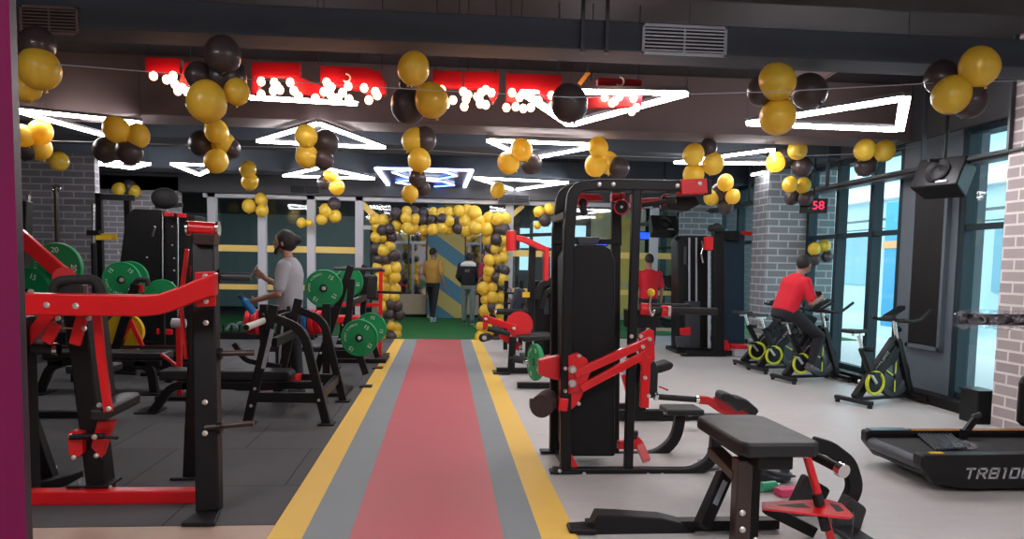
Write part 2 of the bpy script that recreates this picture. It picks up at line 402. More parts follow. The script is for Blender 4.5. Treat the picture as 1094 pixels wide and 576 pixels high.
# teal cladding seen through the glass, mirrors and painted wall
TEAL = mat('teal_grey_panel', (.15, .22, .235), .5, noise=.15, nscale=1.5)
struct('wall_back', MB().box2((-6.9, 20.40, .25), (-1.9, 20.55, 2.6)), TEAL)
PAINT = mat('blue_wall_with_yellow_diagonals', (.10, .24, .36), .6); nt = PAINT.node_tree
tc = nt.nodes.new('ShaderNodeTexCoord'); sp = nt.nodes.new('ShaderNodeSeparateXYZ'); nt.links.new(tc.outputs['Object'], sp.inputs[0])
m1 = nt.nodes.new('ShaderNodeMath'); m1.operation = 'MULTIPLY_ADD'; m1.inputs[1].default_value = .72; nt.links.new(sp.outputs['X'], m1.inputs[0]); nt.links.new(sp.outputs['Z'], m1.inputs[2])
m2 = nt.nodes.new('ShaderNodeMath'); m2.operation = 'MULTIPLY_ADD'; m2.inputs[1].default_value = 1.12; m2.inputs[2].default_value = 10.22; nt.links.new(m1.outputs[0], m2.inputs[0])
m3 = nt.nodes.new('ShaderNodeMath'); m3.operation = 'FRACT'; nt.links.new(m2.outputs[0], m3.inputs[0])
m4 = nt.nodes.new('ShaderNodeMath'); m4.operation = 'GREATER_THAN'; m4.inputs[1].default_value = .5; nt.links.new(m3.outputs[0], m4.inputs[0])
mx = nt.nodes.new('ShaderNodeMix'); mx.data_type = 'RGBA'; mx.inputs['A'].default_value = (.10, .24, .36, 1); mx.inputs['B'].default_value = (.62, .48, .16, 1)
nt.links.new(m4.outputs[0], mx.inputs['Factor']); nt.links.new(mx.outputs['Result'], nt.nodes['Principled BSDF'].inputs['Base Color'])
struct('wall_back', MB().box2((-.42, 20.3, 0), (.54, 20.6, 2.95)), PAINT)
TAN = mat('tan_mural_wall', (.50, .42, .28), .6)
struct('wall_back', MB().box2((3.9, 20.3, 0), (5.3, 20.6, 2.95)), TAN)
mu = MB()
for x, z, r in ((4.75, 2.3, .42), (4.9, 1.45, .45), (4.6, .55, .4)): mu.cyl((x, 20.27, z), (x, 20.30, z), r, 40)
struct('trim_6', mu, mat('gold_mural_discs', (.70, .46, .10), .6))
LITW = mat('daylit_far_window', (.5, .7, .8), .4, emit=(.45, .72, .85), estr=.9)  # emission stands in for daylight, the panes are solid panels
for n, (x0, z0, xx1, z1) in enumerate(((2.35, 1.9, 3.0, 2.6), (3.25, 1.1, 3.75, 2.5), (2.0, 1.3, 2.25, 2.4))):
    o = struct('window_%d' % (30+n), MB().box2((x0, 20.5, z0), (xx1, 20.57, z1)), LITW)
    struct('trim_7', MB().box2((x0, 20.47, (z0+z1)/2-.03), (xx1, 20.51, (z0+z1)/2+.03)), GREYM)
MIRROR = mat('mirror', (.62, .64, .66), .04, metal=1)
MIRROR.node_tree.nodes['Principled BSDF'].inputs['Roughness'].links and [MIRROR.node_tree.links.remove(l) for l in list(MIRROR.node_tree.nodes['Principled BSDF'].inputs['Roughness'].links)]
WOODB = mat('tan_kickboard', (.48, .36, .26), .5, noise=.15)
for n, x0, x1 in ((20, -1.85, -.44), (21, .56, 1.9)):
    struct('window_%d' % n, MB().box2((x0, 20.5, .62), (x1, 20.56, 2.3)), MIRROR)
    struct('trim_4', MB().box2((x0, 20.42, .1), (x1, 20.58, .62)), WOODB)
    fm = MB()
    for i in range(4):
        xx = x0+(x1-x0)*i/3; fm.box2((xx-.02, 20.46, .62), (xx+.02, 20.52, 2.3))
    fm.box2((x0, 20.46, 2.28), (x1, 20.52, 2.34)); struct('trim_5', fm, GREYM)
# entrance: magenta door edge on the left, very near the camera
PURP = mat('magenta_door_frame', (.20, .006, .075), .8, spec=.15, noise=.25, nscale=6)
x1 = pY(21, 300, 1.06).x
struct('door_1', MB().box2((x1-.35, .98, 0), (x1, 1.06, 2.9)), PURP, .004)
xg = pY(28, 300, 1.1).x
struct('door_1', MB().box2((x1-.3, 1.07, 0), (xg-.001, 1.10, 2.9)), mat('dark_door_gasket', (.03, .012, .02), .35), .002)
# outside the windows
PALEC = mat('pale_outside_wall', (.42, .52, .55), .8, noise=.12, nscale=.8)
WHT = mat('white_parapet', (.75, .80, .82), .7)
struct('ground', MB().box2((5.8, -6, -.3), (60, 60, -.05)), PALEC)
T_ = lambda *a: None
bl = T('pale_building', 'pale building with white parapets outside the windows', 'building', (16, 16, -.05))
bl.part('wall', MB().box2((16, 8, -.05), (24, 50, 5.6)), PALEC)
bl.part('parapet', MB().box2((15.6, 7.6, 4.0), (16.0, 50, 4.5)).box2((15.6, 7.6, 5.6), (24, 50, 6.1)), WHT)
bl.part('balcony_rail', MB().box2((15.3, 8, 3.2), (15.4, 50, 3.28)).box2((15.3, 8, 2.9), (15.4, 50, 2.94)), GREYM)
ow = MB()
for i in range(8): ow.box2((15.93, 10+i*4.5, .9), (16.02, 12.4+i*4.5, 2.8))
bl.part('window', ow, mat('outside_dark_glass', (.10, .26, .34), .2))
kb = T('street_booth', 'blue street booth with an orange band seen through the glass', 'booth', (12.6, 19.2, -.05))
kb.part('body', MB().box2((12.0, 18.2, -.05), (13.2, 20.4, 3.3)), mat('booth_blue', (.02, .30, .55), .5), bevel=.02)
kb.part('band', MB().box2((11.97, 18.17, 2.05), (13.23, 20.43, 2.25)), mat('booth_orange', (.8, .35, .12), .5))
kb.part('pole', MB().box2((11.9, 17.85, -.05), (12.02, 17.97, 3.6)), mat('pink_pole', (.7, .12, .30), .5))
# ---------------------------------------------------------------- world + lights
w = bpy.data.worlds.new('sky'); sc.world = w; w.use_nodes = True
w.node_tree.nodes['Background'].inputs[0].default_value = (.80, .93, .97, 1); w.node_tree.nodes['Background'].inputs[1].default_value = 3.2
def area(name, loc, rot, sx, sy, power, col):
    l = bpy.data.lights.new(name, 'AREA'); l.shape = 'RECTANGLE'; l.size = sx; l.size_y = sy; l.energy = power; l.color = col
    o = bpy.data.objects.new(name, l); COL.objects.link(o); o.location = loc; o.rotation_euler = rot; return o
# ---------------------------------------------------------------- ceiling lights
ZL = 2.88
GREYH = mat('light_housing', (.12, .12, .13), .5)
def led(pts, label, z=ZL, w=.042, m=None, name='triangle_ceiling_light', closed=True):
    P = [pZ(x, y, z) if len(q) == 2 else V(q) for q in pts for (x, y) in [(q[0], q[1])]]
    c = sum(P, V(0, 0, 0))/len(P)
    t = T(name, label, 'ceiling light', (c.x, c.y, z), 'LED outline lights on the gym ceiling')
    n = len(P)
    for i in range(n if closed else n-1):
        a, b = P[i], P[(i+1) % n]; d = (b-a).normalized()
        t.part('tube', MB().bar(a+d*.02, b-d*.02, .03, w, (0, 0, 1)), m or WHITEL, bevel=0)
        t.part('housing', MB().bar(a+V(0, 0, .03), b+V(0, 0, .03), .03, w*1.15, (0, 0, 1)), GREYH, bevel=0)
    for q in P:
        t.part('suspension_wire', MB().cyl(q+V(0, 0, .04), (q.x, q.y, CEIL), .003, 6), GREYM, bevel=0)
    return t
led([(275, 151), (340, 132), (411, 158)], 'larger white LED triangle of the two left of the neon sign')
led([(303, 188), (343, 179), (400, 191)], 'small white LED triangle directly left of the blue neon sign')
led([(798, 132), (967, 105), (961, 139)], 'large bright LED triangle near the windows, behind the gold balloon pair', w=.08)
led([(12, 117), (150, 131), (112, 145)], 'long white LED triangle at the far left beside the magenta door frame')
led([(556, 97), (734, 100), (609, 134)], 'white LED triangle behind the right end of the red marquee letters', w=.06)
led([(262, 104), (384, 111)], 'white LED bar behind the left half of the red marquee letters', w=.05, closed=False)
led([(521, 150), (645, 155), (565, 170)], 'white LED triangle above the sign right of the runner, right of the neon outline')
led([(507, 190), (607, 195), (549, 203)], 'small white LED triangle directly right of the blue neon sign')
led([(720, 174), (826, 160), (822, 175)], 'white LED triangle between the balloon clusters in front of the brick column')
led([(183, 175), (233, 177), (213, 187)], 'smallest white LED triangle, low over the black cable tower')
led([(70, 171), (160, 175), (141, 180)], 'short white LED triangle at the left below the dark balloons')
led([(803, 187), (817, 184)], 'short white LED bar beyond the brick column clusters', closed=False)
# fill triangles added out of view to brighten the reception floor and turf room
for X, Y, lb in ((-3.2, 17.2, 'over the turf left of'), (2.6, 17.6, 'over the turf right of'), (-.2, 16.6, 'over the turf straight ahead of'), (-2.6, 2.2, 'left of'), (1.6, 2.4, 'right of'), (-.6, -.6, 'behind'), (3.9, .4, 'far right of')):
    pts = [(X-.7, Y-.1, 3.0), (X+.2, Y+.7, 3.0), (X+.8, Y-.3, 3.0)]
    P = [V(p) for p in pts]; t = T('triangle_ceiling_light', 'white LED triangle on the ceiling %s the camera' % lb, 'ceiling light', (X, Y, 3.0), 'LED outline lights at the room ends')
    for i in range(3): t.part('tube', MB().bar(P[i], P[(i+1) % 3], .03, .10 if Y < 10 else .05, (0, 0, 1)), WHITEL, bevel=0)
    for q in P: t.part('suspension_wire', MB().cyl(q+V(0, 0, .02), (q.x, q.y, CEIL), .003, 6), GREYM, bevel=0)
# neon sign
NP = [pZ(402, 180, 2.9), pZ(504, 182, 2.9), pZ(495, 203, 2.9), pZ(415, 198, 2.9)]
t = T('neon_ceiling_sign', 'blue and white neon trapezoid with zigzag lines on the far ceiling', 'neon sign', sum(NP, V(0, 0, 0))/4)
t.part('backing', MB().prism([p+V(0, 0, .03) for p in NP], (0, 0, .02)), mat('navy_panel', (.02, .03, .12), .4), bevel=0)
for i in range(4): t.part('tube', MB().bar(NP[i], NP[(i+1) % 4], .03, .06 if i % 2 else .03, (0, 0, 1)), BLUEL2, bevel=0)
for zz in ([(419, 184), (436, 182), (476, 184), (488, 188), (470, 191), (436, 190), (419, 184)], [(423, 195), (440, 192), (474, 194), (485, 198), (455, 200), (436, 197), (423, 195)]):
    q = [pZ(x, y, 2.895) for x, y in zz]
    for i in range(len(q)-1): t.part('zigzag_tube', MB().bar(q[i], q[i+1], .02, .028, (0, 0, 1)), BLUEL2 if i % 3 else BLUEL, bevel=0)
t.part('suspension_wire', MB().cyl(t.base+V(0, 0, .05), (t.base.x, t.base.y, CEIL), .003, 6), GREYM, bevel=0)
# ---------------------------------------------------------------- marquee letters with bulbs
YS = 6.45
def letter(label, polys, bulbs):
    xs = [p[0] for q in polys for p in q]; ys = [p[1] for q in polys for p in q]
    base = pY(sum(xs)/len(xs), max(ys), YS)
    t = T('marquee_letter', label, 'marquee letter', base, 'red marquee letters over the training floor')
    f = MB()
    for q in polys: f.prism([pY(x, y, YS) for x, y in q][::-1], (0, .1, 0))
    t.part('letter_face', f, LETTER)
    for x, y in bulbs:
        c = pY(x, y, YS-.06); 
        t.part('bulb', MB().ell(c, (.031, .031, .035), nu=14, nv=8), BULB, bevel=0)
    for x in (min(xs)+4, max(xs)-4):
        a = pY(x, min(ys), YS+.05); t.part('hanging_rod', MB().cyl(a-V(0, 0, .03), (a.x, a.y, CEIL), .005, 6), GREYM, bevel=0)
letter('leftmost red marquee letter, with a separate slanted stroke', [[(155, 61), (192, 62), (192, 78), (155, 77)], [(198, 66), (207, 66), (200, 92), (191, 89)]],
       [(164, 81), (178, 85), (185, 81), (187, 90), (190, 97), (200, 98), (195, 94)])
letter('red marquee letter right of the big dark balloon, over a white tube', [[(269, 66), (320, 67), (320, 82), (269, 81)], [(269, 81), (276, 81), (276, 100), (269, 100)], [(305, 82), (320, 82), (344, 92), (344, 104), (322, 100)]],
       [(279, 87), (279, 101), (293, 88), (292, 97), (299, 96), (296, 92), (310, 88), (314, 97), (319, 103), (337, 105)])
letter('rounded red marquee letter with a white hook on top', [[(342, 70), (392, 72), (406, 77), (412, 88), (412, 100), (402, 104), (385, 96), (342, 88)]],
       [(349, 88), (346, 98), (354, 93), (353, 101), (361, 105), (366, 99), (372, 92), (373, 106), (389, 94), (394, 107), (401, 98), (403, 102)])
letter('red marquee letter just right of the orange balloon', [[(462, 75), (494, 76), (494, 93), (462, 92)]],
       [(472, 96), (476, 112), (484, 107)])
letter('wide red marquee letter in the middle of the row', [[(496, 76), (533, 77), (533, 100), (527, 110), (520, 95), (496, 93)]],
       [(495, 98), (498, 106), (496, 114), (500, 101), (512, 106), (514, 99), (519, 96), (525, 99), (519, 112), (513, 111), (510, 103)])
letter('red marquee letter behind the big hanging dark balloon', [[(541, 78), (600, 80), (600, 98), (590, 110), (575, 96), (556, 95), (552, 110), (541, 108)]],
       [(547, 99), (555, 104), (541, 115), (551, 114), (559, 116), (567, 101), (567, 115), (575, 107), (589, 102), (590, 113)])
letter('rightmost red marquee letter with a small white hook', [[(639, 83), (686, 85), (686, 100), (640, 98)], [(628, 104), (686, 102), (686, 113), (628, 116)]],
       [(646, 104), (654, 110), (662, 103), (657, 108), (677, 105), (675, 119), (680, 115)])
hk = MB(); hk.torus(pY(662, 87, YS-.02), (0, -1, 0), .035, .008, 20, 6, math.pi*.0, math.pi*1.3)
solo('wall_hook', hk, WHITEINK, 'small white hook on the rightmost red marquee letter', 'hook', pY(662, 87, YS-.02))
hk = MB(); hk.torus(pY(370, 83, YS-.02), (0, -1, 0), .03, .007, 20, 6, math.pi*.0, math.pi*1.3)
solo('wall_hook', hk, WHITEINK, 'small white hook on the rounded red marquee letter', 'hook', pY(370, 83, YS-.02))
# orange tag on wire, wire hangers
a = pY(626, 80, 7.0)
t = T('warning_tag', 'orange striped tag hanging on a wire above the dark balloon', 'tag', a)
t.part('strip', MB().prism([pY(*q, 7.0) for q in ((617, 89), (621, 91), (631, 78), (627, 76))][::-1], (0, .004, 0)), mat('orange_tag', (.85, .32, .03), .5), bevel=0)
t.part('wire', MB().tube([pY(627, 78, 7.0), pY(630, 60, 7.0), V(pY(630, 60, 7.0).x, 7.0, CEIL)], .004, n=6), GREYM, bevel=0)
for px, lb in ((622, 'left'), (648, 'right')):
    a = pY(px, 57, 5.37); solo('duct_hanger', MB().box2((a.x-.012, 5.36, 2.90), (a.x+.012, 5.385, 3.6)), GREYM, '%s metal strap hanging the air duct left of the grille' % lb, 'hanger', (a.x, 5.37, 2.9), 'duct straps')
# ---------------------------------------------------------------- grilles
def grille(x0, y0, x1, y1, Y, label, n=7, mt=None):
    a, b = pY(x0, y1, Y), pY(x1, y0, Y); t = T('air_grille', label, 'air vent', ((a.x+b.x)/2, Y, a.z)); m = mt or GRILLE; w = (b.z-a.z)*.1
    f = MB(); f.box2((a.x, Y-.012, a.z), (b.x, Y, a.z+w)).box2((a.x, Y-.012, b.z-w), (b.x, Y, b.z)).box2((a.x, Y-.012, a.z), (a.x+w, Y, b.z)).box2((b.x-w, Y-.012, a.z), (b.x, Y, b.z))
    t.part('frame', f, m, bevel=.002)
    t.part('backing', MB().box2((a.x+w, Y-.003, a.z+w), (b.x-w, Y, b.z-w)), BLACK2, bevel=0)
    s = MB()
    for i in range(n):
        z = a.z+w+(b.z-a.z-2*w)*(i+.5)/n; s.box((((a.x+b.x)/2), Y-.008, z), (b.x-a.x-2*w, .012, (b.z-a.z)*.045), Matrix.Rotation(.5, 3, 'X'))
    s.box2(((a.x*.5+b.x*.5)-.006, Y-.012, a.z+w), ((a.x+b.x)/2+.006, Y-.002, b.z-w))
    t.part('louvre_slats', s, m, bevel=0)
grille(685, 29, 777, 58, 5.395, 'long silver air grille on the duct at top right of centre')
grille(22, 8, 84, 36, 5.395, 'dull brown air grille on the duct at the top left', 7, mat('dull_brown_grille', (.16, .11, .10), .6))
grille(309, 198, 342, 208, 14.99, 'small dark air grille above the partition left of the neon sign', 4, GREYM)
grille(532, 208, 566, 218, 14.99, 'small dark air grille above the partition right of the runner', 4, GREYM)
grille(576, 168, 621, 174, 13.59, 'slim dark air grille beneath the triangle light right of centre', 3, GREYM)
hp = [pZ(x, y, 3.595) for x, y in ((852, 71), (898, 73), (881, 84), (845, 82))]
solo('ceiling_hatch', MB().prism(hp, (0, 0, .004)).bar(hp[0], hp[1], .02, .03).bar(hp[1], hp[2], .02, .03).bar(hp[2], hp[3], .02, .03), mat('hatch_panel', (.30, .22, .20), .6), 'pale edged ceiling hatch above the dark balloon on the right', 'ceiling hatch', hp[0])
# ---------------------------------------------------------------- cable tray, speakers, clock, screen
pt = T('cable_conduit', 'long metal conduit running under the ceiling along the windows', 'conduit', (5.15, 12, 2.5))
pt.part('pipe', MB().tube([(5.15, 5.6, 2.56), (5.15, 20.4, 2.56)], .016), GREYM, bevel=0)
pt.part('tray', MB().box2((5.19, 5.6, 2.52), (5.35, 20.4, 2.60)), GREYM)
for y in (6.8, 8.1, 10.2, 12.9, 15.6, 18.2): pt.part('hanger', MB().box2((5.13, y-.015, 2.56), (5.17, y+.015, CEIL)), GREYM, bevel=0)
def speaker(c, s, rz, label):
    t = T('hanging_speaker', label, 'speaker', c, 'black speakers under the conduit')
    R_ = Matrix.Rotation(rz, 3, 'Z') @ Matrix.Rotation(math.radians(-28), 3, 'X'); c = V(c)
    pr = [(-.26, .16), (.26, .16), (.30, -.14), (-.30, -.14)]
    b = MB().prism([c+R_ @ V(x*s, y*s-.0, -.2*s) for x, y in pr], R_ @ V(0, 0, .40*s))
    t.part('cabinet', b, BLACK, bevel=.02)
    t.part('speaker_cone', MB().lathe(c+R_ @ V(0, -.14*s, 0), R_ @ V(0, -1, 0), [(.15*s, 0), (.15*s, .02), (.10*s, -.0), (.03*s, .015), (.001, .015)], 24), BLACK2, bevel=0)
    t.part('bracket', MB().bar(c+V(0, 0, .1), (c.x, c.y, CEIL), .03, .03, (1, 0, 0)).bar(c+V(-.2*s, 0, .2*s), c+V(.2*s, 0, .2*s), .03, .03, (0, 0, 1)), BLACK)
    t.part('badge', MB().box(c+R_ @ V(.1*s, -.15*s, -.15*s), (.14*s, .01, .03*s), R_), GRILLE)
speaker(pY(1008, 190, 7.6), .85, -1.15, 'black hanging speaker in front of the grey pier')
speaker(pY(708, 242, 13.2), .8, .1, 'small black hanging speaker above the cable towers')
a = pY(869, 220, 10.4); R_ = Matrix.Rotation(-.35, 3, 'Z') @ Matrix.Rotation(0, 3, 'Y')
t = T('digital_clock', 'dark digital wall clock with red digits beside the brick column', 'clock', a)
t.part('case', MB().box(a, (.36, .06, .20), R_), BLACK, bevel=.006)
text('58', a+R_ @ V(.06, -.034, -.0), R_ @ V(1, 0, 0), (0, 0, 1), .16, DIGIT, a, t.o, 'digits')
text(':', a+R_ @ V(-.06, -.034, -.0), R_ @ V(1, 0, 0), (0, 0, 1), .14, mat('green_dot', (.02, .3, .1), .4), a, t.o, 'colon')
t.part('bracket', MB().bar(a+V(0, .0, .08), (a.x, a.y, CEIL), .02, .02, (1, 0, 0)), BLACK)
a = pY(690, 252, 15.6); t = T('wall_screen', 'small bright blue screen seen behind the standing red shirt', 'screen', a)
t.part('bezel', MB().box(a, (.30, .04, .18)), BLACK); t.part('display', MB().box(a-V(0, .022, 0), (.25, .004, .13)), SCREENB, bevel=0)
a = pY(643, 260, 13.5); t = T('wall_screen', 'blue lit panel edge beside the top of the big weight shroud', 'screen', a)
t.part('bezel', MB().box(a, (.22, .04, .1)), BLACK); t.part('display', MB().box(a-V(0, .022, 0), (.18, .004, .06)), SCREENB, bevel=0)
t.part('pole', MB().bar(a, (a.x, a.y, 0), .03, .03, (1, 0, 0)), BLACK)
# ---------------------------------------------------------------- balloons
def balloon_mb(r=.125):
    pr = []
    N = 14
    for i in range(N+1):
        th = math.pi*i/N; rad = math.sin(th)*r*(1+.06*math.cos(th)); pr.append((max(rad, .0006), -math.cos(th)*r*1.07))
    pr = [(.012, -r*1.07-.018), (.006, -r*1.07-.006)] + pr[1:]
    mb = MB(); n = 24; vs = []; fs = []
    for i, (rr, t_) in enumerate(pr):
        for k in range(n): vs.append((rr*math.cos(2*math.pi*k/n), rr*math.sin(2*math.pi*k/n), t_))
    for i in range(len(pr)-1):
        for k in range(n): fs.append((i*n+k, i*n+(k+1) % n, (i+1)*n+(k+1) % n, (i+1)*n+k))
    return mb.add(vs, fs, True)
BP = {}
def balloon(c, r, col, label, group):
    k = (col)
    if k not in BP:
        o = build('balloon', balloon_mb(), BGOLD if col == 'G' else BDARK, (0, 0, 0)); BP[k] = o
    else:
        o = BP[k].copy(); COL.objects.link(o)
    o.location = c; s = r/.125; o.scale = (s, s, s); o.rotation_euler = (random.uniform(-.6, .6), random.uniform(-.6, .6), random.uniform(0, 3))
    o['label'] = label; o['category'] = 'balloon'; o['group'] = group; return o
CL = [('at the top left beside the magenta door', [(42, 73, 20, 'G'), (28, 93, 14, 'G'), (40, 47, 17, 'D')]),
 ('under the long light at the far left', [(24, 145, 11, 'G'), (43, 141, 12, 'G'), (41, 157, 12.5, 'G'), (28, 160, 10, 'D')]),
 ('alone beneath the far left cluster', [(63, 172, 9.5, 'G')]),
 ('above the black cable tower at left', [(124, 138, 13, 'G'), (147, 145, 12, 'G'), (113, 160, 12.5, 'D'), (138, 162, 13, 'D')]),
 ('hiding the gap after the first marquee letter', [(221, 108, 20, 'G'), (253, 98, 13, 'G'), (240, 83, 22, 'D'), (238, 58, 18, 'D'), (212, 80, 13, 'D')]),
 ('directly below the big orange one at left', [(231, 140, 12, 'G'), (215, 153, 12.5, 'D'), (239, 154, 12, 'G'), (231, 172, 12, 'G'), (247, 159, 9.5, 'D')]),
 ('as a small pair left of the small triangle light', [(265, 181, 8.5, 'G'), (267, 194, 8.5, 'G')]),
 ('crossing the larger triangle light', [(327, 145, 11.5, 'G'), (328, 167, 12, 'G'), (348, 152, 13, 'D'), (346, 171, 10, 'D')]),
 ('just below the small triangle light left of the neon', [(353, 186, 7.5, 'G'), (360, 200, 8, 'G'), (346, 195, 7, 'D')]),
 ('in the middle of the red marquee row', [(442, 73, 16.5, 'G'), (433, 89, 7, 'D'), (449, 93, 6, 'G'), (461, 107, 17.5, 'G'), (436, 113, 18, 'D')]),
 ('hanging in front of the neon sign', [(448, 171, 12, 'G'), (453, 149, 13, 'D'), (443, 150, 13, 'G'), (446, 190, 9.5, 'D'), (438, 207, 9, 'G'), (451, 201, 8.5, 'D')]),
 ('right of the neon sign on the triangle light', [(557, 160, 11.5, 'G'), (543, 174, 11.5, 'G'), (567, 174, 11.5, 'D')]),
 ('alone under the small light right of the neon', [(532, 203, 8, 'G')]),
 ('above the frame of the big cable machine', [(639, 157, 10.5, 'G'), (636, 177, 11.5, 'G'), (650, 174, 11.5, 'G'), (661, 179, 11, 'D')]),
 ('alone in front of the marquee row right of centre', [(608, 110, 19.5, 'D')]),
 ('above the red end of the cable machine', [(741, 165, 11.5, 'G'), (762, 175, 11.5, 'G'), (741, 186, 11.5, 'G'), (757, 157, 9, 'D')]),
 ('right beside the red machine end', [(775, 195, 9, 'G'), (769, 206, 10.5, 'D'), (760, 211, 8.5, 'G'), (783, 210, 8, 'G'), (775, 220, 9, 'D')]),
 ('at the tip of the large bright triangle light', [(830, 87, 19.5, 'G'), (831, 124, 19.5, 'G'), (864, 97, 19, 'D'), (813, 97, 15, 'D')]),
 ('below the large bright triangle light at left', [(852, 160, 10.5, 'G'), (840, 167, 11, 'D'), (829, 173, 10.5, 'G'), (857, 178, 11, 'D')]),
 ('above the red digit clock', [(844, 197, 8.5, 'G'), (858, 198, 8.5, 'G'), (846, 211, 8, 'D'), (861, 212, 8, 'D')]),
 ('over the windows left of the hanging speaker', [(924, 160, 11.5, 'G'), (945, 161, 11.5, 'G'), (925, 177, 11.5, 'D')]),
 ('at the top right corner of the ceiling', [(1046, 71, 21, 'G'), (1017, 101, 20.5, 'G'), (1006, 82, 18, 'D'), (1036, 108, 18, 'D')]),
 ('on the brick column above the seated cyclist', [(870, 266, 7, 'G'), (881, 262, 6.5, 'G'), (871, 277, 6.5, 'D'), (884, 274, 6.5, 'D')]),
 ('high on the brick wall above the cable tower', [(127, 202, 6.5, 'G'), (138, 200, 7.5, 'D'), (143, 204, 6.5, 'G')]),
 ('on the glass partition above the grey shirted man', [(279, 213, 6.5, 'G'), (266, 220, 7, 'G'), (280, 225, 6.5, 'G')]),
 ('on the partition left of the balloon arch', [(348, 225, 7, 'G'), (358, 231, 6.5, 'G'), (344, 234, 6, 'G'), (357, 218, 7, 'D')]),
 ('tiny on the glass just above the grey man', [(322, 238, 5, 'G'), (330, 238, 4, 'G')]),
 ('on the partition left of the big cable machine', [(576, 226, 6, 'G'), (587, 223, 6, 'G'), (582, 235, 7, 'D'), (574, 241, 4, 'G')])]
def names(lst, what, where):
    out = {}
    n = len(lst)
    for col, word in (('G', 'gold'), ('D', 'black')):
        s = [b for b in lst if b[3] == col]
        if len(s) == 1: out[s[0]] = '%s balloon%s %s' % (word, '' if n == 1 else ' (the only %s one)' % word, where)
        elif len(s) == 2:
            dx, dy = abs(s[0][0]-s[1][0]), abs(s[0][1]-s[1][1]); ax = 0 if dx > dy else 1
            s.sort(key=lambda b: b[ax])
            for b, q in zip(s, ('left', 'right') if ax == 0 else ('upper', 'lower')): out[b] = '%s %s balloon %s' % (q, word, where)
        elif s:
            s.sort(key=lambda b: b[1]); qs = ['topmost', 'middle', 'lowest'] if len(s) == 3 else ['topmost', 'second highest', 'third highest', 'lowest']
            for b, q in zip(s, qs): out[b] = '%s %s balloon %s' % (q, word, where)
    return out
for where, lst in CL:
    nm = names(lst, '', where)
    for i, b in enumerate(lst):
        x, y, r, c = b
        R0 = .125 if r > 6 else .085
        Y = FPX*R0/r
        if 'clock' in where: Y = 10.2
        if 'brick column above' in where: Y = 11.15
        if 'partition' in where or 'glass' in where: Y = 14.9
        if 'brick wall' in where: Y = 14.7
        if 'windows left' in where: Y = 8.5
        if 'seated' not in where and len(lst) > 1:      # keep a cluster together in depth
            Ym = sorted([FPX*.125/q[2] for q in lst if q[2] > 6] or [14.9])[0]
            if 'clock' in where or 'partition' in where or 'glass' in where or 'brick' in where or 'windows left' in where: Ym = Y
            Y = Ym + (.10 if c == 'D' else 0) + (i % 3)*.09
        Y = min(Y, 14.84)
        if 5.2 < Y < 6.25 and pY(x, y+r, Y).z > 2.6 and pY(x, y-r, Y).z > 2.9: Y = 5.2
        balloon(pY(x, y, Y), r*Y/FPX, c, nm[b], 'garland balloons ' + where)
# strings the garlands hang from
for pts, lb in (([(-7, 8.0), (62, 69, 5.15), (240, 83, 5.15), (436, 95, 5.15), (610, 104, 5.15), (830, 98, 5.15), (1010, 88, 5.15)], 'nearest thin garland string crossing under the ceiling'),
                ([(40, 150, 8.6), (231, 156, 8.6), (340, 158, 8.7), (448, 160, 8.7), (560, 167, 9.0), (640, 166, 9.0), (760, 170, 9.0), (845, 167, 9.2), (930, 164, 8.6)], 'second thin garland string carrying the middle row of balloons')):
    q = [pY(*p) for p in pts if len(p) == 3]; q[0].z += .0
    e0 = V(-6.99, q[0].y, q[0].z+.15); e1 = V(5.39 if q[-1].y > 6 else 5.16, q[-1].y, q[-1].z+.1)
    solo('garland_string', MB().tube([e0]+q+[e1], .0035, 0, 6), GRILLE, lb, 'string', q[0])
# arch
random.seed(21)
arch = {'left leg': [], 'right leg': [], 'top band': []}
def put(sec, px, py, rpx, col=None, Y=None):
    col = col or ('G' if random.random() < .5 else 'D'); arch[sec].append((px, py, rpx, col, Y or random.uniform(14.78, 14.98)))
y = 358
k = 0
while y > 232:
    for j in range(3):
        put('left leg', 404+j*8.5+random.uniform(-2.0, 2.0)-(3 if y < 275 else 0)+(4 if y > 320 else 0), y+random.uniform(-2.5, 2.5), random.uniform(5.3, 6.5))
    y -= 10.3
y = 361
while y > 262:
    for j in range(3):
        put('right leg', (517 if y > 300 else 521)+j*8.5+random.uniform(-2, 2)-(3 if y > 345 else 0), y+random.uniform(-2.5, 2.5), random.uniform(5.3, 6.8))
    y -= 10.5
y = 256
while y > 225:
    for j in range(3): put('right leg', 521+j*9+random.uniform(-2, 2), y, random.uniform(6.2, 7.5), 'G' if random.random() < .8 else 'D')
    y -= 11
x = 424
while x < 515:
    for j in range(3): put('top band', x+random.uniform(-2, 2), 226+j*8.5+random.uniform(-2, 2)+(x-424)*.02, random.uniform(5.2, 6.5) if x < 495 else 7.8, 'G' if (x > 494 or random.random() < .6) else 'D')
    x += 9.4
ordn = ['lowest', 'second', 'third', 'fourth', 'fifth', 'sixth', 'seventh', 'eighth', 'ninth', 'tenth', 'eleventh', 'twelfth', 'thirteenth', 'fourteenth', 'fifteenth', 'sixteenth', 'seventeenth', 'eighteenth', 'nineteenth', 'twentieth', 'twenty-first', 'twenty-second', 'twenty-third', 'twenty-fourth', 'twenty-fifth', 'twenty-sixth', 'twenty-seventh', 'twenty-eighth', 'twenty-ninth', 'thirtieth']
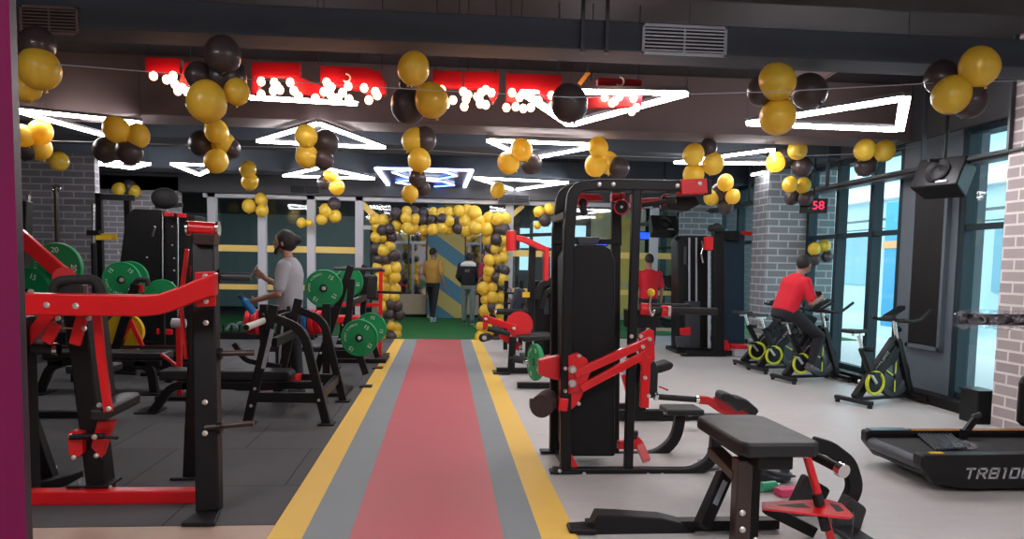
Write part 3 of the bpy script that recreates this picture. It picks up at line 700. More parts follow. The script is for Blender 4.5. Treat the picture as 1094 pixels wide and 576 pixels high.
for sec, lst in arch.items():
    for col, word in (('G', 'gold'), ('D', 'black')):
        s = [b for b in lst if b[3] == col]; s.sort(key=lambda b: -b[1] if 'leg' in sec else b[0])
        for i, b in enumerate(s):
            if 'leg' in sec: lab = '%s %s balloon from the floor in the %s of the doorway arch' % (ordn[i], word, sec) if i else 'lowest %s balloon at the foot of the %s of the doorway arch' % (word, sec)
            else: lab = '%s %s balloon from the left in the top band of the doorway arch' % (ordn[i] if i else 'first', word)
            balloon(pY(b[0], b[1], b[4]), b[2]*b[4]/FPX, col, lab, 'balloons of the doorway arch')
# ---------------------------------------------------------------- plates
def plate(c, axis, r, m, label, th=.06, group=None, txt=True, rot=0.0, name='weight_plate', num='15'):
    c = V(c); d = V(axis).normalized()
    t = T(name, label, 'weight plate', c, group)
    t.part('disc', MB().lathe(c, d, [(.026, -th/2), (.06, -th/2), (r*.88, -th/2), (r*.90, -th/2-.003), (r*.97, -th/2-.003), (r, -th/2+.01), (r, th/2-.01), (r*.97, th/2), (r*.9, th/2), (.06, th/2), (.026, th/2)], 48), m, bevel=0)
    t.part('hub_ring', MB().lathe(c, d, [(.026, -th/2-.004), (.045, -th/2-.004), (.045, th/2+.004), (.026, th/2+.004), (.026, -th/2-.004)], 24), BLACK if m != BLACK else CHROME, bevel=0)
    if txt:
        # lettering on the face towards -axis
        up0 = V(0, 0, 1) - d*d.z; up0.normalize(); rt0 = up0.cross(-d)*-1
        rt0 = (-d).cross(up0)*-1
        def at(a): return up0*math.cos(a)+rt0*math.sin(a)
        rt0 = up0.cross(-d)
        for k, a in enumerate((rot, rot+math.pi/2, rot+math.pi)):
            u = at(a); rr = u.cross(-d)
            text(num, c - d*(th/2+.0045) + u*r*.70, rr, u, r*.30, WHITEINK, t.base, t.o, 'number')
        word = 'SPORT FITNESS'
        for k, ch in enumerate(word):
            if ch == ' ': continue
            a = rot + math.pi*1.5 + (k-(len(word)-1)/2)*.135; u = at(a); rr = u.cross(-d)
            text(ch, c - d*(th/2+.0045) + u*r*.74, rr, u, r*.15, WHITEINK, t.base, t.o, 'letter')
    return t
# ---------------------------------------------------------------- L1 near chest press
def chest_press():
    Yf = 4.66
    base = pZ(150, 540)
    t = T('chest_press_machine', 'red and black plate loaded chest press nearest the camera at left', 'gym machine', (base.x, Yf, 0))
    q = lambda x, y, Y=4.66: pY(x, y, Y)
    t.part('floor_beam', MB().box2((q(-60, 530).x, 4.62, .008), (q(211, 530).x, 4.72, .088)), RED, bevel=.008)
    # right upright: two splayed legs, foot plates, cap
    top = q(219, 256, 4.78)
    ff = pZ(224, 549); rf = pZ(205, 512)
    t.part('front_upright', MB().bar((ff.x, ff.y, .02), top, .13, .10, (1, 0, 0)), BLACK, bevel=.008)
    t.part('rear_upright', MB().bar((rf.x, rf.y, .02), (top.x-.03, top.y+.05, top.z-.05), .10, .08, (1, 0, 0)), BLACK, bevel=.008)
    t.part('foot_plate', MB().prism([(ff.x-.08, 4.22, .008), (ff.x+.10, 4.22, .008), (ff.x+.06, 4.47, .008), (ff.x-.06, 4.47, .008)], (0, 0, .022)), BLACK, bevel=.006)
    t.part('foot_plate', MB().box((rf.x-.02, rf.y, .018), (.2, .14, .02)), BLACK, bevel=.006)
    t.part('roller_pin', MB().cyl(q(203, 243, 4.7), q(231, 245, 4.7), .038), RED, bevel=0)
    for x in (201, 233): t.part('roller_cap', MB().cyl(q(x-1.2, 244, 4.7), q(x+1.2, 244, 4.7), .042), CHROME, bevel=0)
    t.part('pivot_block', MB().prism([q(*p, 4.67) for p in ((205, 249), (229, 250), (228, 262), (206, 261))][::-1], (0, .12, 0)), BROWN, bevel=.006)
    t.part('bracket_plate', MB().prism([q(*p, 4.50) for p in ((208, 291), (229, 290), (230, 327), (209, 328))][::-1], (0, .02, 0)), RED, bevel=.004)
    t.bolts([q(219, 295, 4.50), q(220, 322, 4.50), q(220, 345, 4.56), q(219, 430, 4.46), q(219, 463, 4.44)], .016)
    t.part('crossbeam', MB().prism([q(*p, 4.42) for p in ((-60, 312), (24, 313), (150, 315), (168, 314), (190, 307), (208, 299), (229, 291), (229, 316), (212, 321), (190, 330), (168, 337), (150, 338.5), (24, 337), (-60, 337))][::-1], (0, .085, 0)), RED, bevel=.012)
    t.bolts([q(50, 326, 4.42), q(81, 327, 4.42)], .017)
    t.part('link_bar', MB().path([q(200, 266, 4.95), q(193, 322, 4.95), q(199, 384, 4.95)], .035, .022, (0, 1, 0), .1), RED, bevel=.006)
    t.part('link_bar', MB().path([q(206, 284, 5.0), q(213, 384, 5.0)], .03, .03, (0, 1, 0)), RED, bevel=.006)
    for x, y0, y1, x1, Yh, r in ((232, 295, 296, 268, 4.78, .024), (233, 378, 377, 272, 4.66, .017), (233, 457, 452, 271, 4.5, .016)):
        a, b = q(x-14, y0, Yh), q(x1, y1, Yh); t.part('weight_horn', MB().cyl(a, b, r), GREYM if r > .02 else BROWN, bevel=0)
        t.part('horn_collar', MB().cyl(q(x-1, y0, Yh), q(x+4, y0, Yh), r+.018), BLACK, bevel=0)
    # seat column, seat, backrest
    t.part('seat_column', MB().bar(q(109, 526, 4.80), q(86, 335, 4.80), .14, .12, (0, 1, 0)), BLACK, bevel=.012)
    t.part('base_plate', MB().box((q(103, 526, 4.8).x, 4.78, .098), (.24, .2, .016)), BLACK, bevel=.004)
    t.bolts([q(88, 521, 4.7), q(117, 521, 4.7)], .015, (0, 0, 1))
    t.part('backrest', MB().prism([q(*p, 4.90) for p in ((62, 322), (106, 318), (117, 420), (112, 433), (95, 434), (78, 410))][::-1], (0, .12, 0)), PAD, bevel=.03)
    sx0, sx1 = q(100, 435, 4.7).x, q(138, 435, 4.7).x
    zz = q(110, 445, 4.66).z
    t.part('seat', MB().prism([(sx0, 4.62, zz-.025), (sx1-.10, 4.62, zz-.025), (sx1-.07, 5.08, zz+.0), (sx0, 5.08, zz-.0)], (0, 0, .075)), PAD, bevel=.022)
    t.part('seat_support', MB().prism([q(*p, 4.72) for p in ((104, 450), (122, 450), (108, 490), (97, 478))][::-1], (0, .05, 0)), RED, bevel=.004)
    t.part('adjuster_bracket', MB().prism([q(*p, 4.68) for p in ((72, 463), (78, 460), (88, 462), (88, 485), (79, 492), (73, 484))][::-1], (0, .2, 0)), RED, bevel=.004)
    t.part('adjuster_pin', MB().cyl(q(75, 467, 4.66), q(112, 466, 4.66), .018).cyl(q(112, 467, 4.66), q(126, 468, 4.66), .01), BLACK, bevel=0)
    t.bolts([q(101, 467, 4.64), q(76, 466, 4.66), q(103, 487, 4.68), q(79, 489, 4.68)], .015)
    t.part('push_rod', MB().path([q(104, 336, 4.58), q(108, 380, 4.58), q(116, 440, 4.58)], .035, .045, (0, 1, 0)), RED, bevel=.005)
    t.bolts([q(116, 437, 4.55), q(106, 433, 4.6)], .014)
    # handles
    t.part('handle', MB().tube([q(58, 330, 4.60), q(57, 300, 4.60), q(104, 298, 4.60), q(112, 322, 4.60)], .028, .07), RUBBER, bevel=0)
    t.part('grip_pad', MB().prism([q(*p, 4.6) for p in ((61, 305), (88, 304), (88, 315), (60, 315))][::-1], (0, .07, 0)), PAD, bevel=.012)
    t.part('handle_bracket', MB().prism([q(*p, 4.66) for p in ((80, 302), (91, 302), (93, 318), (81, 318))][::-1], (0, .03, 0)), RED, bevel=.003)
    for a, b in (((88, 338), (80, 368)), ((60, 346), (50, 366))): t.part('stop_bracket', MB().bar(q(*a, 4.6), q(*b, 4.6), .03, .06, (0, 1, 0)), RED, bevel=.004)
    t.part('cross_shaft', MB().cyl(q(58, 350, 4.62), q(91, 351, 4.62), .006), CHROME, bevel=0)
    t.bolts([q(90, 351, 4.56), q(95, 340, 4.56), q(62, 340, 4.6)], .015)
    t.part('roller_pad', MB().cyl(q(-20, 373, 4.75), q(58, 373, 4.75), .032), RUBBER, bevel=0)
    t.part('roller_collar', MB().cyl(q(58, 373, 4.75), q(63, 373, 4.75), .036), CHROME, bevel=0)
    t.part('lever_arm', MB().bar(q(60, 328, 4.75), q(16, 380, 4.75), .05, .07, (0, 1, 0)), RED, bevel=.006)
    # left legs
    lf = pZ(54, 519)
    t.part('rear_leg', MB().bar((lf.x, lf.y, .03), q(14, 400, lf.y), .08, .09, (0, 1, 0)), BLACK, bevel=.008)
    t.part('rear_foot_beam', MB().path([pZ(-20, 535)+V(0, 0, .04), pZ(40, 528)+V(0, 0, .04), pZ(86, 514)+V(0, 0, .04)], .07, .06, (0, 0, 1), .3), BLACK, bevel=.008)
    t.bolts([pZ(38, 518)+V(0, 0, .08), pZ(58, 513)+V(0, 0, .08)], .02, (0, 0, 1))
    lx = q(18, 330, 4.7).x
    t.part('left_upright', MB().box2((lx-.06, 4.68, .008), (lx+.055, 4.8, 1.1)), BLACK, bevel=.006)
chest_press()
# ---------------------------------------------------------------- L2 lever machine with green plates, far left
def lever_machine():
    q = lambda x, y, Y=7.0: pY(x, y, Y)
    b = q(20, 420)
    t = T('lever_press_machine', 'red armed plate machine behind the chest press at the far left', 'gym machine', (b.x, 7.2, 0))
    t.part('lever_arm', MB().path([q(-10, 226, 6.75), q(25, 256, 6.75), q(64, 290, 6.75), q(76, 297, 6.75)], .06, .12, (0, 1, 0), .1), RED, bevel=.012)
    t.part('pivot_disc', MB().cyl(q(69, 297, 6.70), q(69, 297, 6.85), .09), RED, bevel=0)
    t.part('weight_horn', MB().cyl(q(61, 291, 6.8), q(61, 291, 7.5), .025), CHROME, bevel=0)
    t.part('weight_horn', MB().cyl(q(33, 312, 6.8), q(33, 312, 7.5), .025), CHROME, bevel=0)
    t.part('upright', MB().bar((b.x-.1, 7.15, .01), q(26, 215, 7.15), .12, .1, (0, 1, 0)), BLACK, bevel=.008)
    t.part('chrome_post', MB().bar(q(29, 330, 7.3), q(30, 208, 7.3), .03, .03, (0, 1, 0)), CHROME, bevel=.003)
    t.part('seat_frame', MB().path([(b.x-.3, 7.2, .04), (b.x+.55, 7.2, .04), (b.x+.6, 7.2, .42)], .08, .06, (0, 1, 0), .12), BLACK, bevel=.006)
    t.part('seat', MB().box((b.x+.55, 7.2, .46), (.36, .34, .07)), PAD, bevel=.02)
    t.part('brace', MB().bar(q(28, 300, 7.1), q(40, 352, 7.1), .06, .08, (0, 1, 0)), RED, bevel=.006)
    plate(q(61, 286, 7.02), (0, 1, 0), .215, GREEN, 'large green bumper plate with white numbers behind the red lever arm at left', num='20', rot=.0)
    plate(q(32, 314, 6.98), (.25, 1, 0), .225, GREEN, 'dark green bumper plate at the far left below the red lever arm', rot=.4)
lever_machine()
# brick wall rods
a = pY(60, 232, 11.4)
t = T('cable_bar', 'dark bar hanging in front of the left brick pillar', 'bar', (a.x, 11.4, 0)); t.part('bar', MB().cyl((a.x, 11.4, .4), pY(60, 200, 11.4), .03), BROWN, bevel=0); t.part('hook', MB().torus(pY(60, 202, 11.4), (0, 1, 0), .05, .012, 20, 6), CHROME, bevel=0); t.part('floor_stand', MB().box((a.x, 11.4, .2), (.3, .3, .39)), BLACK)
a = pY(100, 260, 10.8)
t = T('barbell_holder', 'upright barbell in a black floor holder beside the brick pillar corner', 'barbell', (a.x, 10.8, 0))
t.part('sleeve', MB().cyl((a.x, 10.8, a.z+.0), pY(100, 218, 10.8), .024), CHROME, bevel=0); t.part('shaft', MB().cyl((a.x, 10.8, .06), (a.x, 10.8, a.z), .035), BLACK, bevel=0)
t.part('collar', MB().box(pY(100, 249, 10.8), (.16, .06, .07)), BLACK); t.part('yellow_band', MB().bar(pY(103, 254, 10.75), pY(120, 254, 10.75), .06, .03), YELLOWP); t.part('holder_base', MB().box((a.x, 10.8, .04), (.3, .3, .06)), BLACK)
a = pY(115, 240, 11.5)
t = T('cable_station', 'dark cable station with weights between the brick pillar and black tower', 'gym machine', (a.x, 11.6, 0))
t.part('frame', MB().bar((a.x-.15, 11.6, .01), (a.x-.15, 11.6, 2.35), .08, .08, (1, 0, 0)).bar((a.x+.2, 11.7, .01), (a.x+.2, 11.7, 2.3), .08, .08, (1, 0, 0)).bar((a.x-.2, 11.6, 2.3), (a.x+.3, 11.7, 2.3), .08, .08), BLACK)
t.part('yellow_tag', MB().box(pY(116, 253, 11.4), (.22, .04, .09)), YELLOWP)
t.part('weight_stack', MB().box2((a.x-.12, 11.55, .1), (a.x+.14, 11.75, 1.1)), GREYM)
t.part('base', MB().box2((a.x-.3, 11.3, .01), (a.x+.35, 11.9, .08)), BLACK)
# ---------------------------------------------------------------- L6 tall black cable tower
def cable_tower():
    q = lambda x, y, Y=10.6: pY(x, y, Y)
    b = q(165, 350)
    t = T('cable_tower', 'tall black shrouded cable tower with red pulley bits at left', 'gym machine', (b.x, 10.8, 0))
    P = [q(*p, 10.6) for p in ((142, 223), (170, 224), (172, 224), (172, 370), (121, 370), (125, 300), (134, 231))]
    t.part('shroud', MB().prism(P[::-1], (0, .35, 0)), BLACK2, bevel=.02)
    P = [q(*p, 10.5) for p in ((176, 226), (208, 230), (208, 372), (176, 372))]
    t.part('stack_housing', MB().prism(P[::-1], (0, .5, 0)), BLACK2, bevel=.01)
    for x in (173.5, 190): t.part('guide_rod', MB().cyl(q(x, 228, 10.42), q(x, 372, 10.42), .013), CHROME, bevel=0)
    t.part('pulley_bracket', MB().bar(q(176, 229, 10.4), q(185, 229, 10.4), .05, .05), RED); t.part('pulley_bracket', MB().bar(q(190, 230, 10.4), q(199, 230.5, 10.4), .05, .05), RED)
    t.part('speed_bag_head', MB().ell(q(176, 212, 10.6), (.17, .14, .14)), RUBBER, bevel=0)
    t.part('top_handle', MB().bar(q(166, 221, 10.6), q(195, 219, 10.6), .05, .05), BLACK)
    t.part('reflector_strip', MB().bar(q(163, 253, 10.58), q(166, 242, 10.58), .02, .03, (0, 1, 0)), CHROME)
    t.part('seat_carriage', MB().bar(q(168, 354, 10.3), q(184, 355, 10.3), .07, .08), REDP, bevel=.01)
    bx0, bx1 = q(122, 370, 10.6).x, q(210, 370, 10.6).x
    t.part('base_frame', MB().box2((bx0, 10.3, .01), (bx1, 11.2, .09)), BLACK)
    t.part('base_frame', MB().box2((bx0, 10.55, .05), (bx1, 11.0, .35)), BLACK2)
    t.bolts([q(x, y, 10.49) for x, y in ((184, 242), (184, 262), (186, 276), (186, 289), (157, 275), (127, 270), (184, 302))], .012)
cable_tower()
# ---------------------------------------------------------------- L3 incline bench with green and yellow plates
def incline_bench():
    q = lambda x, y, Y=9.2: pY(x, y, Y)
    bl, br_ = pZ(42, 421), pZ(165, 421)
    Yb = bl.y
    t = T('decline_bench', 'black padded bench with red brace behind the chest press seat', 'weight bench', ((bl.x+br_.x)/2, Yb, 0))
    qq = lambda x, y: pY(x, y, Yb)
    t.part('bench_pad', MB().prism([qq(*p) for p in ((44, 376), (174, 377), (176, 385), (44, 384))][::-1], (0, .32, 0)), PAD, bevel=.02)
    t.part('frame_rail', MB().bar(qq(52, 387), qq(172, 388), .07, .06, (0, 1, 0)), BLACK)
    t.part('front_leg', MB().path([qq(68, 388), qq(54, 392), qq(42, 420)], .07, .08, (0, 1, 0), .15), BLACK)
    t.part('rear_leg', MB().path([qq(145, 388), qq(162, 393), qq(165, 420)], .07, .08, (0, 1, 0), .15), BLACK)
    for x in (42, 165): c = qq(x, 420); t.part('foot_plate', MB().box((c.x, Yb, .016), (.22, .3, .016)), BLACK)
    t.part('red_brace', MB().path([qq(172, 378), qq(193, 394)], .03, .03, (0, 1, 0)), RED)
    t.part('lower_rail', MB().cyl(qq(98, 396), qq(145, 398), .03), BLACK, bevel=0)
    Y2 = 9.3
    b = pY(140, 400, Y2)
    t = T('plate_press_frame', 'red braced press frame carrying the green and yellow plates at left', 'gym machine', (b.x, Y2, 0))
    q = lambda x, y: pY(x, y, Y2)
    t.part('roller_pad', MB().cyl(q(60, 376), q(146, 376), .045), RUBBER, bevel=0)
    t.part('roller_collar', MB().cyl(q(145, 376), q(150, 376), .052), CHROME, bevel=0)
    t.part('roller_pad', MB().cyl(q(150, 376), q(196, 376), .045), RUBBER, bevel=0)
    t.part('diagonal_brace', MB().bar(q(140, 342), q(124, 374), .05, .06, (0, 1, 0)), RED); t.part('diagonal_brace', MB().bar(q(139, 342), q(153, 372), .03, .05, (0, 1, 0)), RED)
    t.part('upright', MB().bar(q(146, 304), q(124, 375), .08, .10, (0, 1, 0)), BLACK)
    t.part('handle', MB().tube([q(142, 305), q(147, 299), q(158, 299), q(158, 306)], .03, .03), RUBBER, bevel=0)
    t.part('red_post', MB().bar(q(150, 304), q(150, 312), .05, .07, (0, 1, 0)), RED)
    t.part('rail', MB().bar(q(58, 371), q(196, 371), .05, .04, (0, 1, 0)), BROWN)
    for x in (80, 180): t.part('leg', MB().bar(q(x, 374), (q(x, 374).x, Y2, .01), .07, .08, (0, 1, 0)), BLACK)
    t.part('weight_horn', MB().cyl(pY(130, 299, Y2-.0), pY(130, 299, Y2+.5), .025), CHROME, bevel=0)
    t.part('weight_horn', MB().cyl(pY(134, 354, Y2), pY(134, 354, Y2+.5), .025), CHROME, bevel=0)
    plate(pY(130, 299, Y2+.10), (-.12, 1, 0), .21, GREEN, 'green bumper plate left of the black tower, front one of the pair', rot=-.8)
    plate(pY(139, 298, Y2+.26), (-.12, 1, 0), .21, GREEN, 'green bumper plate left of the black tower, rear one of the pair', rot=-.8, txt=False)
    plate(pY(134, 354, Y2+.12), (0, 1, 0), .215, YELLOWP, 'yellow bumper plate behind the red braces at left', txt=False)
    plate(pY(173, 316, Y2+.5), (-.1, 1, 0), .20, GREEN, 'green bumper plate peeking over the red crossbeam below the tower', rot=.5, txt=False)
    t2 = T('plate_peg_stand', 'low black stand holding the green plate under the cable tower', 'plate stand', (pY(173, 316, Y2+.6).x, Y2+.65, 0))
    c = pY(173, 316, Y2+.65); t2.part('post', MB().bar((c.x, c.y, .01), (c.x, c.y, c.z+.05), .06, .06, (1, 0, 0)), BLACK); t2.part('peg', MB().cyl(c, c-V(0, .25, 0), .022), CHROME, bevel=0); t2.part('base', MB().box((c.x, c.y, .03), (.4, .4, .04)), BLACK)
incline_bench()
# low items behind: red link frame near (200,300)
t = T('red_post_rack', 'pale cylinder on a red rack post left of the crossbeam end', 'rack', (pY(190, 370, 8.2).x, 8.2, 0))
q = lambda x, y: pY(x, y, 8.2)
t.part('post', MB().bar(q(191, 345), (q(191, 345).x, 8.2, .01), .05, .05, (0, 1, 0)), RED); t.part('base', MB().box((q(191, 345).x, 8.2, .03), (.4, .3, .04)), BLACK)
t.part('cylinder', MB().cyl(q(184, 345), q(198, 346), .05), POST, bevel=0)
# ---------------------------------------------------------------- L4 bench press racks
def press_rack(Ya, Yb, leg, top, knee, foot, midx, cross, label):
    """frames in two planes; pixel outlines are those of the near frame."""
    A = lambda x, y: pY(x, y, Ya)
    t = T('bench_press_rack', label, 'bench press', (A(*foot).x-.3, (Ya+Yb)/2, 0))
    for Y in (Ya, Yb):
        S = lambda x, y: V(A(x, y).x, Y, max(A(x, y).z, .012))
        t.part('slanted_upright', MB().bar(S(*leg), S(*top), .06, .08, (0, 1, 0)), BLACK, bevel=.008)
        t.part('curved_leg', MB().path([S(top[0]+1, top[1]+14), S(*knee), S(*foot)], .06, .075, (0, 1, 0), .28), BLACK, bevel=.008)
        t.part('side_crossbar', MB().bar(S(*cross[0]), S(*cross[1]), .05, .09, (0, 1, 0)), BLACK, bevel=.006)
        f = S(*foot); t.part('foot_plate', MB().box((f.x, Y, .016), (.14, .16, .016)), BLACK)
        f = S(*leg); t.part('foot_plate', MB().box((f.x, Y, .016), (.14, .14, .016)), BLACK)
        t.part('hook', MB().path([S(top[0]-3, top[1]+18), S(top[0]-12, top[1]+17), S(top[0]-13, top[1]+9)], .05, .03, (0, 1, 0), .02), BLACK)
        t.bolts([S(leg[0]+5, leg[1]-20)-V(0, .03, 0), S(leg[0]+9, leg[1]-38)-V(0, .03, 0), S(foot[0]-8, foot[1]-30)-V(0, .03, 0)], .014)
    S = lambda x, y, Y: V(A(x, y).x, Y, A(x, y).z)
    m = (cross[0][0]+cross[1][0])/2
    t.part('spreader', MB().bar(S(cross[1][0], cross[1][1], Ya), S(cross[1][0], cross[1][1], Yb), .08, .05), BLACK)
    t.part('spreader', MB().bar(S(top[0], top[1]+40, Ya), S(top[0], top[1]+40, Yb), .08, .05), BLACK)
    return t, A
t, A = press_rack(6.90, 8.05, (264, 453), (293, 326), (324, 352), (349, 457), 300, ((270, 424), (341, 425)), 'black bench press rack with flat bench, nearest of the left racks')
Ym = 7.40; q = lambda x, y: pY(x, y, Ym)
t.part('bench_pad', MB().prism([q(*p) for p in ((169, 396), (306, 397), (311, 401), (309, 408), (169, 407))][::-1], (0, .28, 0)), PAD, bevel=.018)
t.part('bench_rail', MB().bar(q(196, 412), q(336, 411), .08, .07, (0, 1, 0)).bar(q(238, 415), q(238, 411), .05, .3, (0, 1, 0)), BLACK, bevel=.006)
t.part('curved_front_leg', MB().path([q(206, 411), q(184, 412), q(162, 442)], .08, .075, (0, 1, 0), .2), BLACK, bevel=.006)
c = pZ(160, 441); t.part('foot_plate', MB().box((c.x, 7.5, .016), (.2, .3, .016)), BLACK)
t.part('decal_strip', MB().bar(pY(281, 394, 6.84), pY(291, 352, 6.84), .004, .035, (0, 1, 0)), GRILLE, bevel=0)
t.part('spotter_step', MB().prism([pY(*p, 7.7) for p in ((278, 409), (318, 402), (316, 415), (276, 418))][::-1], (0, .25, 0)), REDP, bevel=.01)
t.part('spotter_arm', MB().path([pY(250, 367, 7.9), pY(262, 385, 7.9), pY(300, 392, 7.9)], .05, .05, (0, 1, 0), .15), BLACK)
tb = T('olympic_barbell', 'barbell resting on the nearest bench press rack, pale sleeve towards the camera', 'barbell', pY(283, 342, 7.2))
e0 = pY(263, 350, 6.45); e1 = pY(281, 343, 6.88); d = (e1-e0).normalized()
tb.part('sleeve', MB().cyl(e0, e1, .028), mat('ivory_sleeve', (.62, .60, .52), .35), bevel=0); tb.part('end_cap', MB().cyl(e0-d*.008, e0, .024), BLACK, bevel=0); tb.part('shaft', MB().cyl(e1, e1+V(0, 1.3, 0), .015), CHROME, bevel=0); tb.part('sleeve', MB().cyl(e1+V(0, 1.3, 0), e1+V(0, 1.7, 0), .028), CHROME, bevel=0)
t, A = press_rack(9.0, 10.6, (338, 397), (375, 284), (372, 344), (391, 400), 360, ((344, 378), (386, 379)), 'black bench press rack holding the green plates beside the yellow line')
t.part('bench_pad', MB().box(pY(330, 372, 9.8), (1.1, .3, .07)), PAD, bevel=.02)
t.part('bench_leg', MB().bar(pY(310, 374, 9.8), (pY(306, 374, 9.8).x, 9.8, .012), .08, .08, (0, 1, 0)), BLACK)
for x, y, Y in ((346, 308, 8.9), (384, 361, 8.95), (373, 300, 10.4), (397, 351, 10.4)): t.part('weight_horn', MB().cyl(pY(x, y, Y-.16), pY(x, y, Y+.28), .022), CHROME, bevel=0)
for (x0, y0), (x1, y1), Y in (((346, 308), (371, 302), 9.05), ((384, 361), (380, 378), 9.05)): t.part('horn_bracket', MB().bar(pY(x0, y0, Y), pY(x1, y1, Y), .05, .07, (0, 1, 0)), BLACK)
t.part('top_bar', MB().cyl(pY(357, 287, 9.6), pY(409, 288, 9.6), .02), GREYM, bevel=0)
PG = 'green plates on the rack beside the yellow line'
plate(pY(346, 308, 8.9), (.05, 1, 0), .212, GREEN, 'green bumper plate on the upper horn of the far left rack, nearest the camera', group=PG, rot=.6)
plate(pY(384, 361, 8.95), (.05, 1, 0), .212, GREEN, 'green bumper plate on the lower horn next to the yellow line, nearest the camera', group=PG, rot=2.2-1.6)
plate(pY(371, 301, 10.4), (.05, 1, 0), .21, GREEN, 'green bumper plate half hidden behind the upper front green plate', group=PG, rot=.2)
plate(pY(396, 351, 10.4), (.05, 1, 0), .21, GREEN, 'green bumper plate half hidden behind the lower front green plate', group=PG, rot=.2)
# reclined press machine with black pad and red frame
Y2 = 11.4; q = lambda x, y: pY(x, y, Y2)
t = T('seated_row_machine', 'red framed machine with a square black pad left of the balloon arch', 'gym machine', (q(390, 360).x, Y2, 0))
t.part('back_pad', MB().prism([q(*p) for p in ((376, 293), (403, 294), (402, 320), (375, 319))][::-1], (0, .1, 0)), PAD, bevel=.03)
for x in (374, 407): t.part('frame_post', MB().bar(q(x, 290), (q(x-1, 290).x, Y2+.05, .01), .05, .05, (0, 1, 0)), RED)
for y in (325, 344): t.part('cross_tube', MB().bar(q(360, y), q(407, y+1), .05, .05, (0, 1, 0)), RED)
t.part('side_bar', MB().cyl(q(403, 312), q(430, 313), .02), BLACK, bevel=0); t.part('top_bar', MB().cyl(q(373, 288), q(411, 289), .022), GREYM, bevel=0)
t.part('seat', MB().box(q(366, 341), (.5, .4, .1)), REDP, bevel=.02); t.part('base', MB().box((q(388, 360).x, Y2+.1, .04), (.7, .8, .06)), BLACK); t.part('seat_post', MB().bar(q(366, 344), (q(366, 344).x, Y2, .01), .07, .07, (0, 1, 0)), BLACK)
# coloured plates stored sideways
def side_plates(lst, Y, label, post):
    x0 = pY(post, 350, Y).x
    t = T('plate_storage_post', label, 'plate rack', (x0, Y, 0))
    xs = [pY(a[0], a[1], Y) for a in lst]
    t.part('post', MB().bar((x0, Y, .01), (x0, Y, xs[0].z+.2), .08, .08, (1, 0, 0)), BLACK); t.part('base', MB().box((x0, Y, .03), (.5, .6, .04)), BLACK)
    t.part('peg', MB().cyl((x0, Y, xs[0].z), xs[-1]+V(.1 if xs[-1].x > x0 else -.1, 0, 0), .022), CHROME, bevel=0)
    for (x, y, r, m, lb) in lst:
        c = pY(x, y, Y); c.z = xs[0].z; plate(c, (1, -.15, 0), r, m, lb, th=.055, txt=False)
side_plates([(275, 344, .145, REDPL, 'red plate on the post under the blue bottle, right of the two'), (268, 344, .14, REDPL, 'red plate on the post under the blue bottle, left of the two')], 9.0, 'black plate post with two red plates in front of the grey shirted man', 282)
side_plates([(322, 344, .135, BLUEPL, 'blue plate behind the rack, left of the two blue ones'), (328, 344, .14, BLUEPL, 'blue plate behind the rack, right of the two blue ones'), (335, 345, .14, REDPL, 'red plate next to the blue plates, left of the two red ones'), (342, 345, .13, REDPL, 'red plate next to the blue plates, right of the two red ones')], 8.6, 'black plate post with blue and red plates behind the curved rack legs', 349)
# toothed dumbbell rack at the partition
Y2 = 14.4; a = pY(226, 362, Y2); b = pY(336, 364, Y2)
t = T('dumbbell_rack', 'low black toothed rack along the glass partition', 'dumbbell rack', ((a.x+b.x)/2, Y2, 0))
t.part('rail', MB().bar((a.x, Y2, .07), (b.x, Y2, .07), .12, .1), BLACK); t.part('rail', MB().bar((a.x, Y2+.35, .07), (b.x, Y2+.35, .07), .1, .08), BLACK)
for i in range(13):
    x = a.x+(b.x-a.x)*(i+.5)/13; t.part('tooth', MB().bar((x, Y2, .1), (x, Y2, .27), .03, .04, (1, 0, 0)), BLACK)
t = T('folding_hurdle', 'white bent tubes standing on the turf behind the toothed rack', 'hurdle', pY(300, 350, 16)*1)
t.o.location.z = t.base.z = .02
for x0 in (242, 290):
    t.part('tube', MB().tube([V(pY(x0, 352, 16).x, 16, .04), pY(x0+6, 345, 16), V(pY(x0+14, 352, 16).x, 16, .04)], .03, .1), POST, bevel=0)
    t.part('tube', MB().tube([V(pY(x0+8, 352, 16.3).x, 16.3, .04), pY(x0+15, 343, 16.3), V(pY(x0+22, 352, 16.3).x, 16.3, .04)], .03, .1), POST, bevel=0)
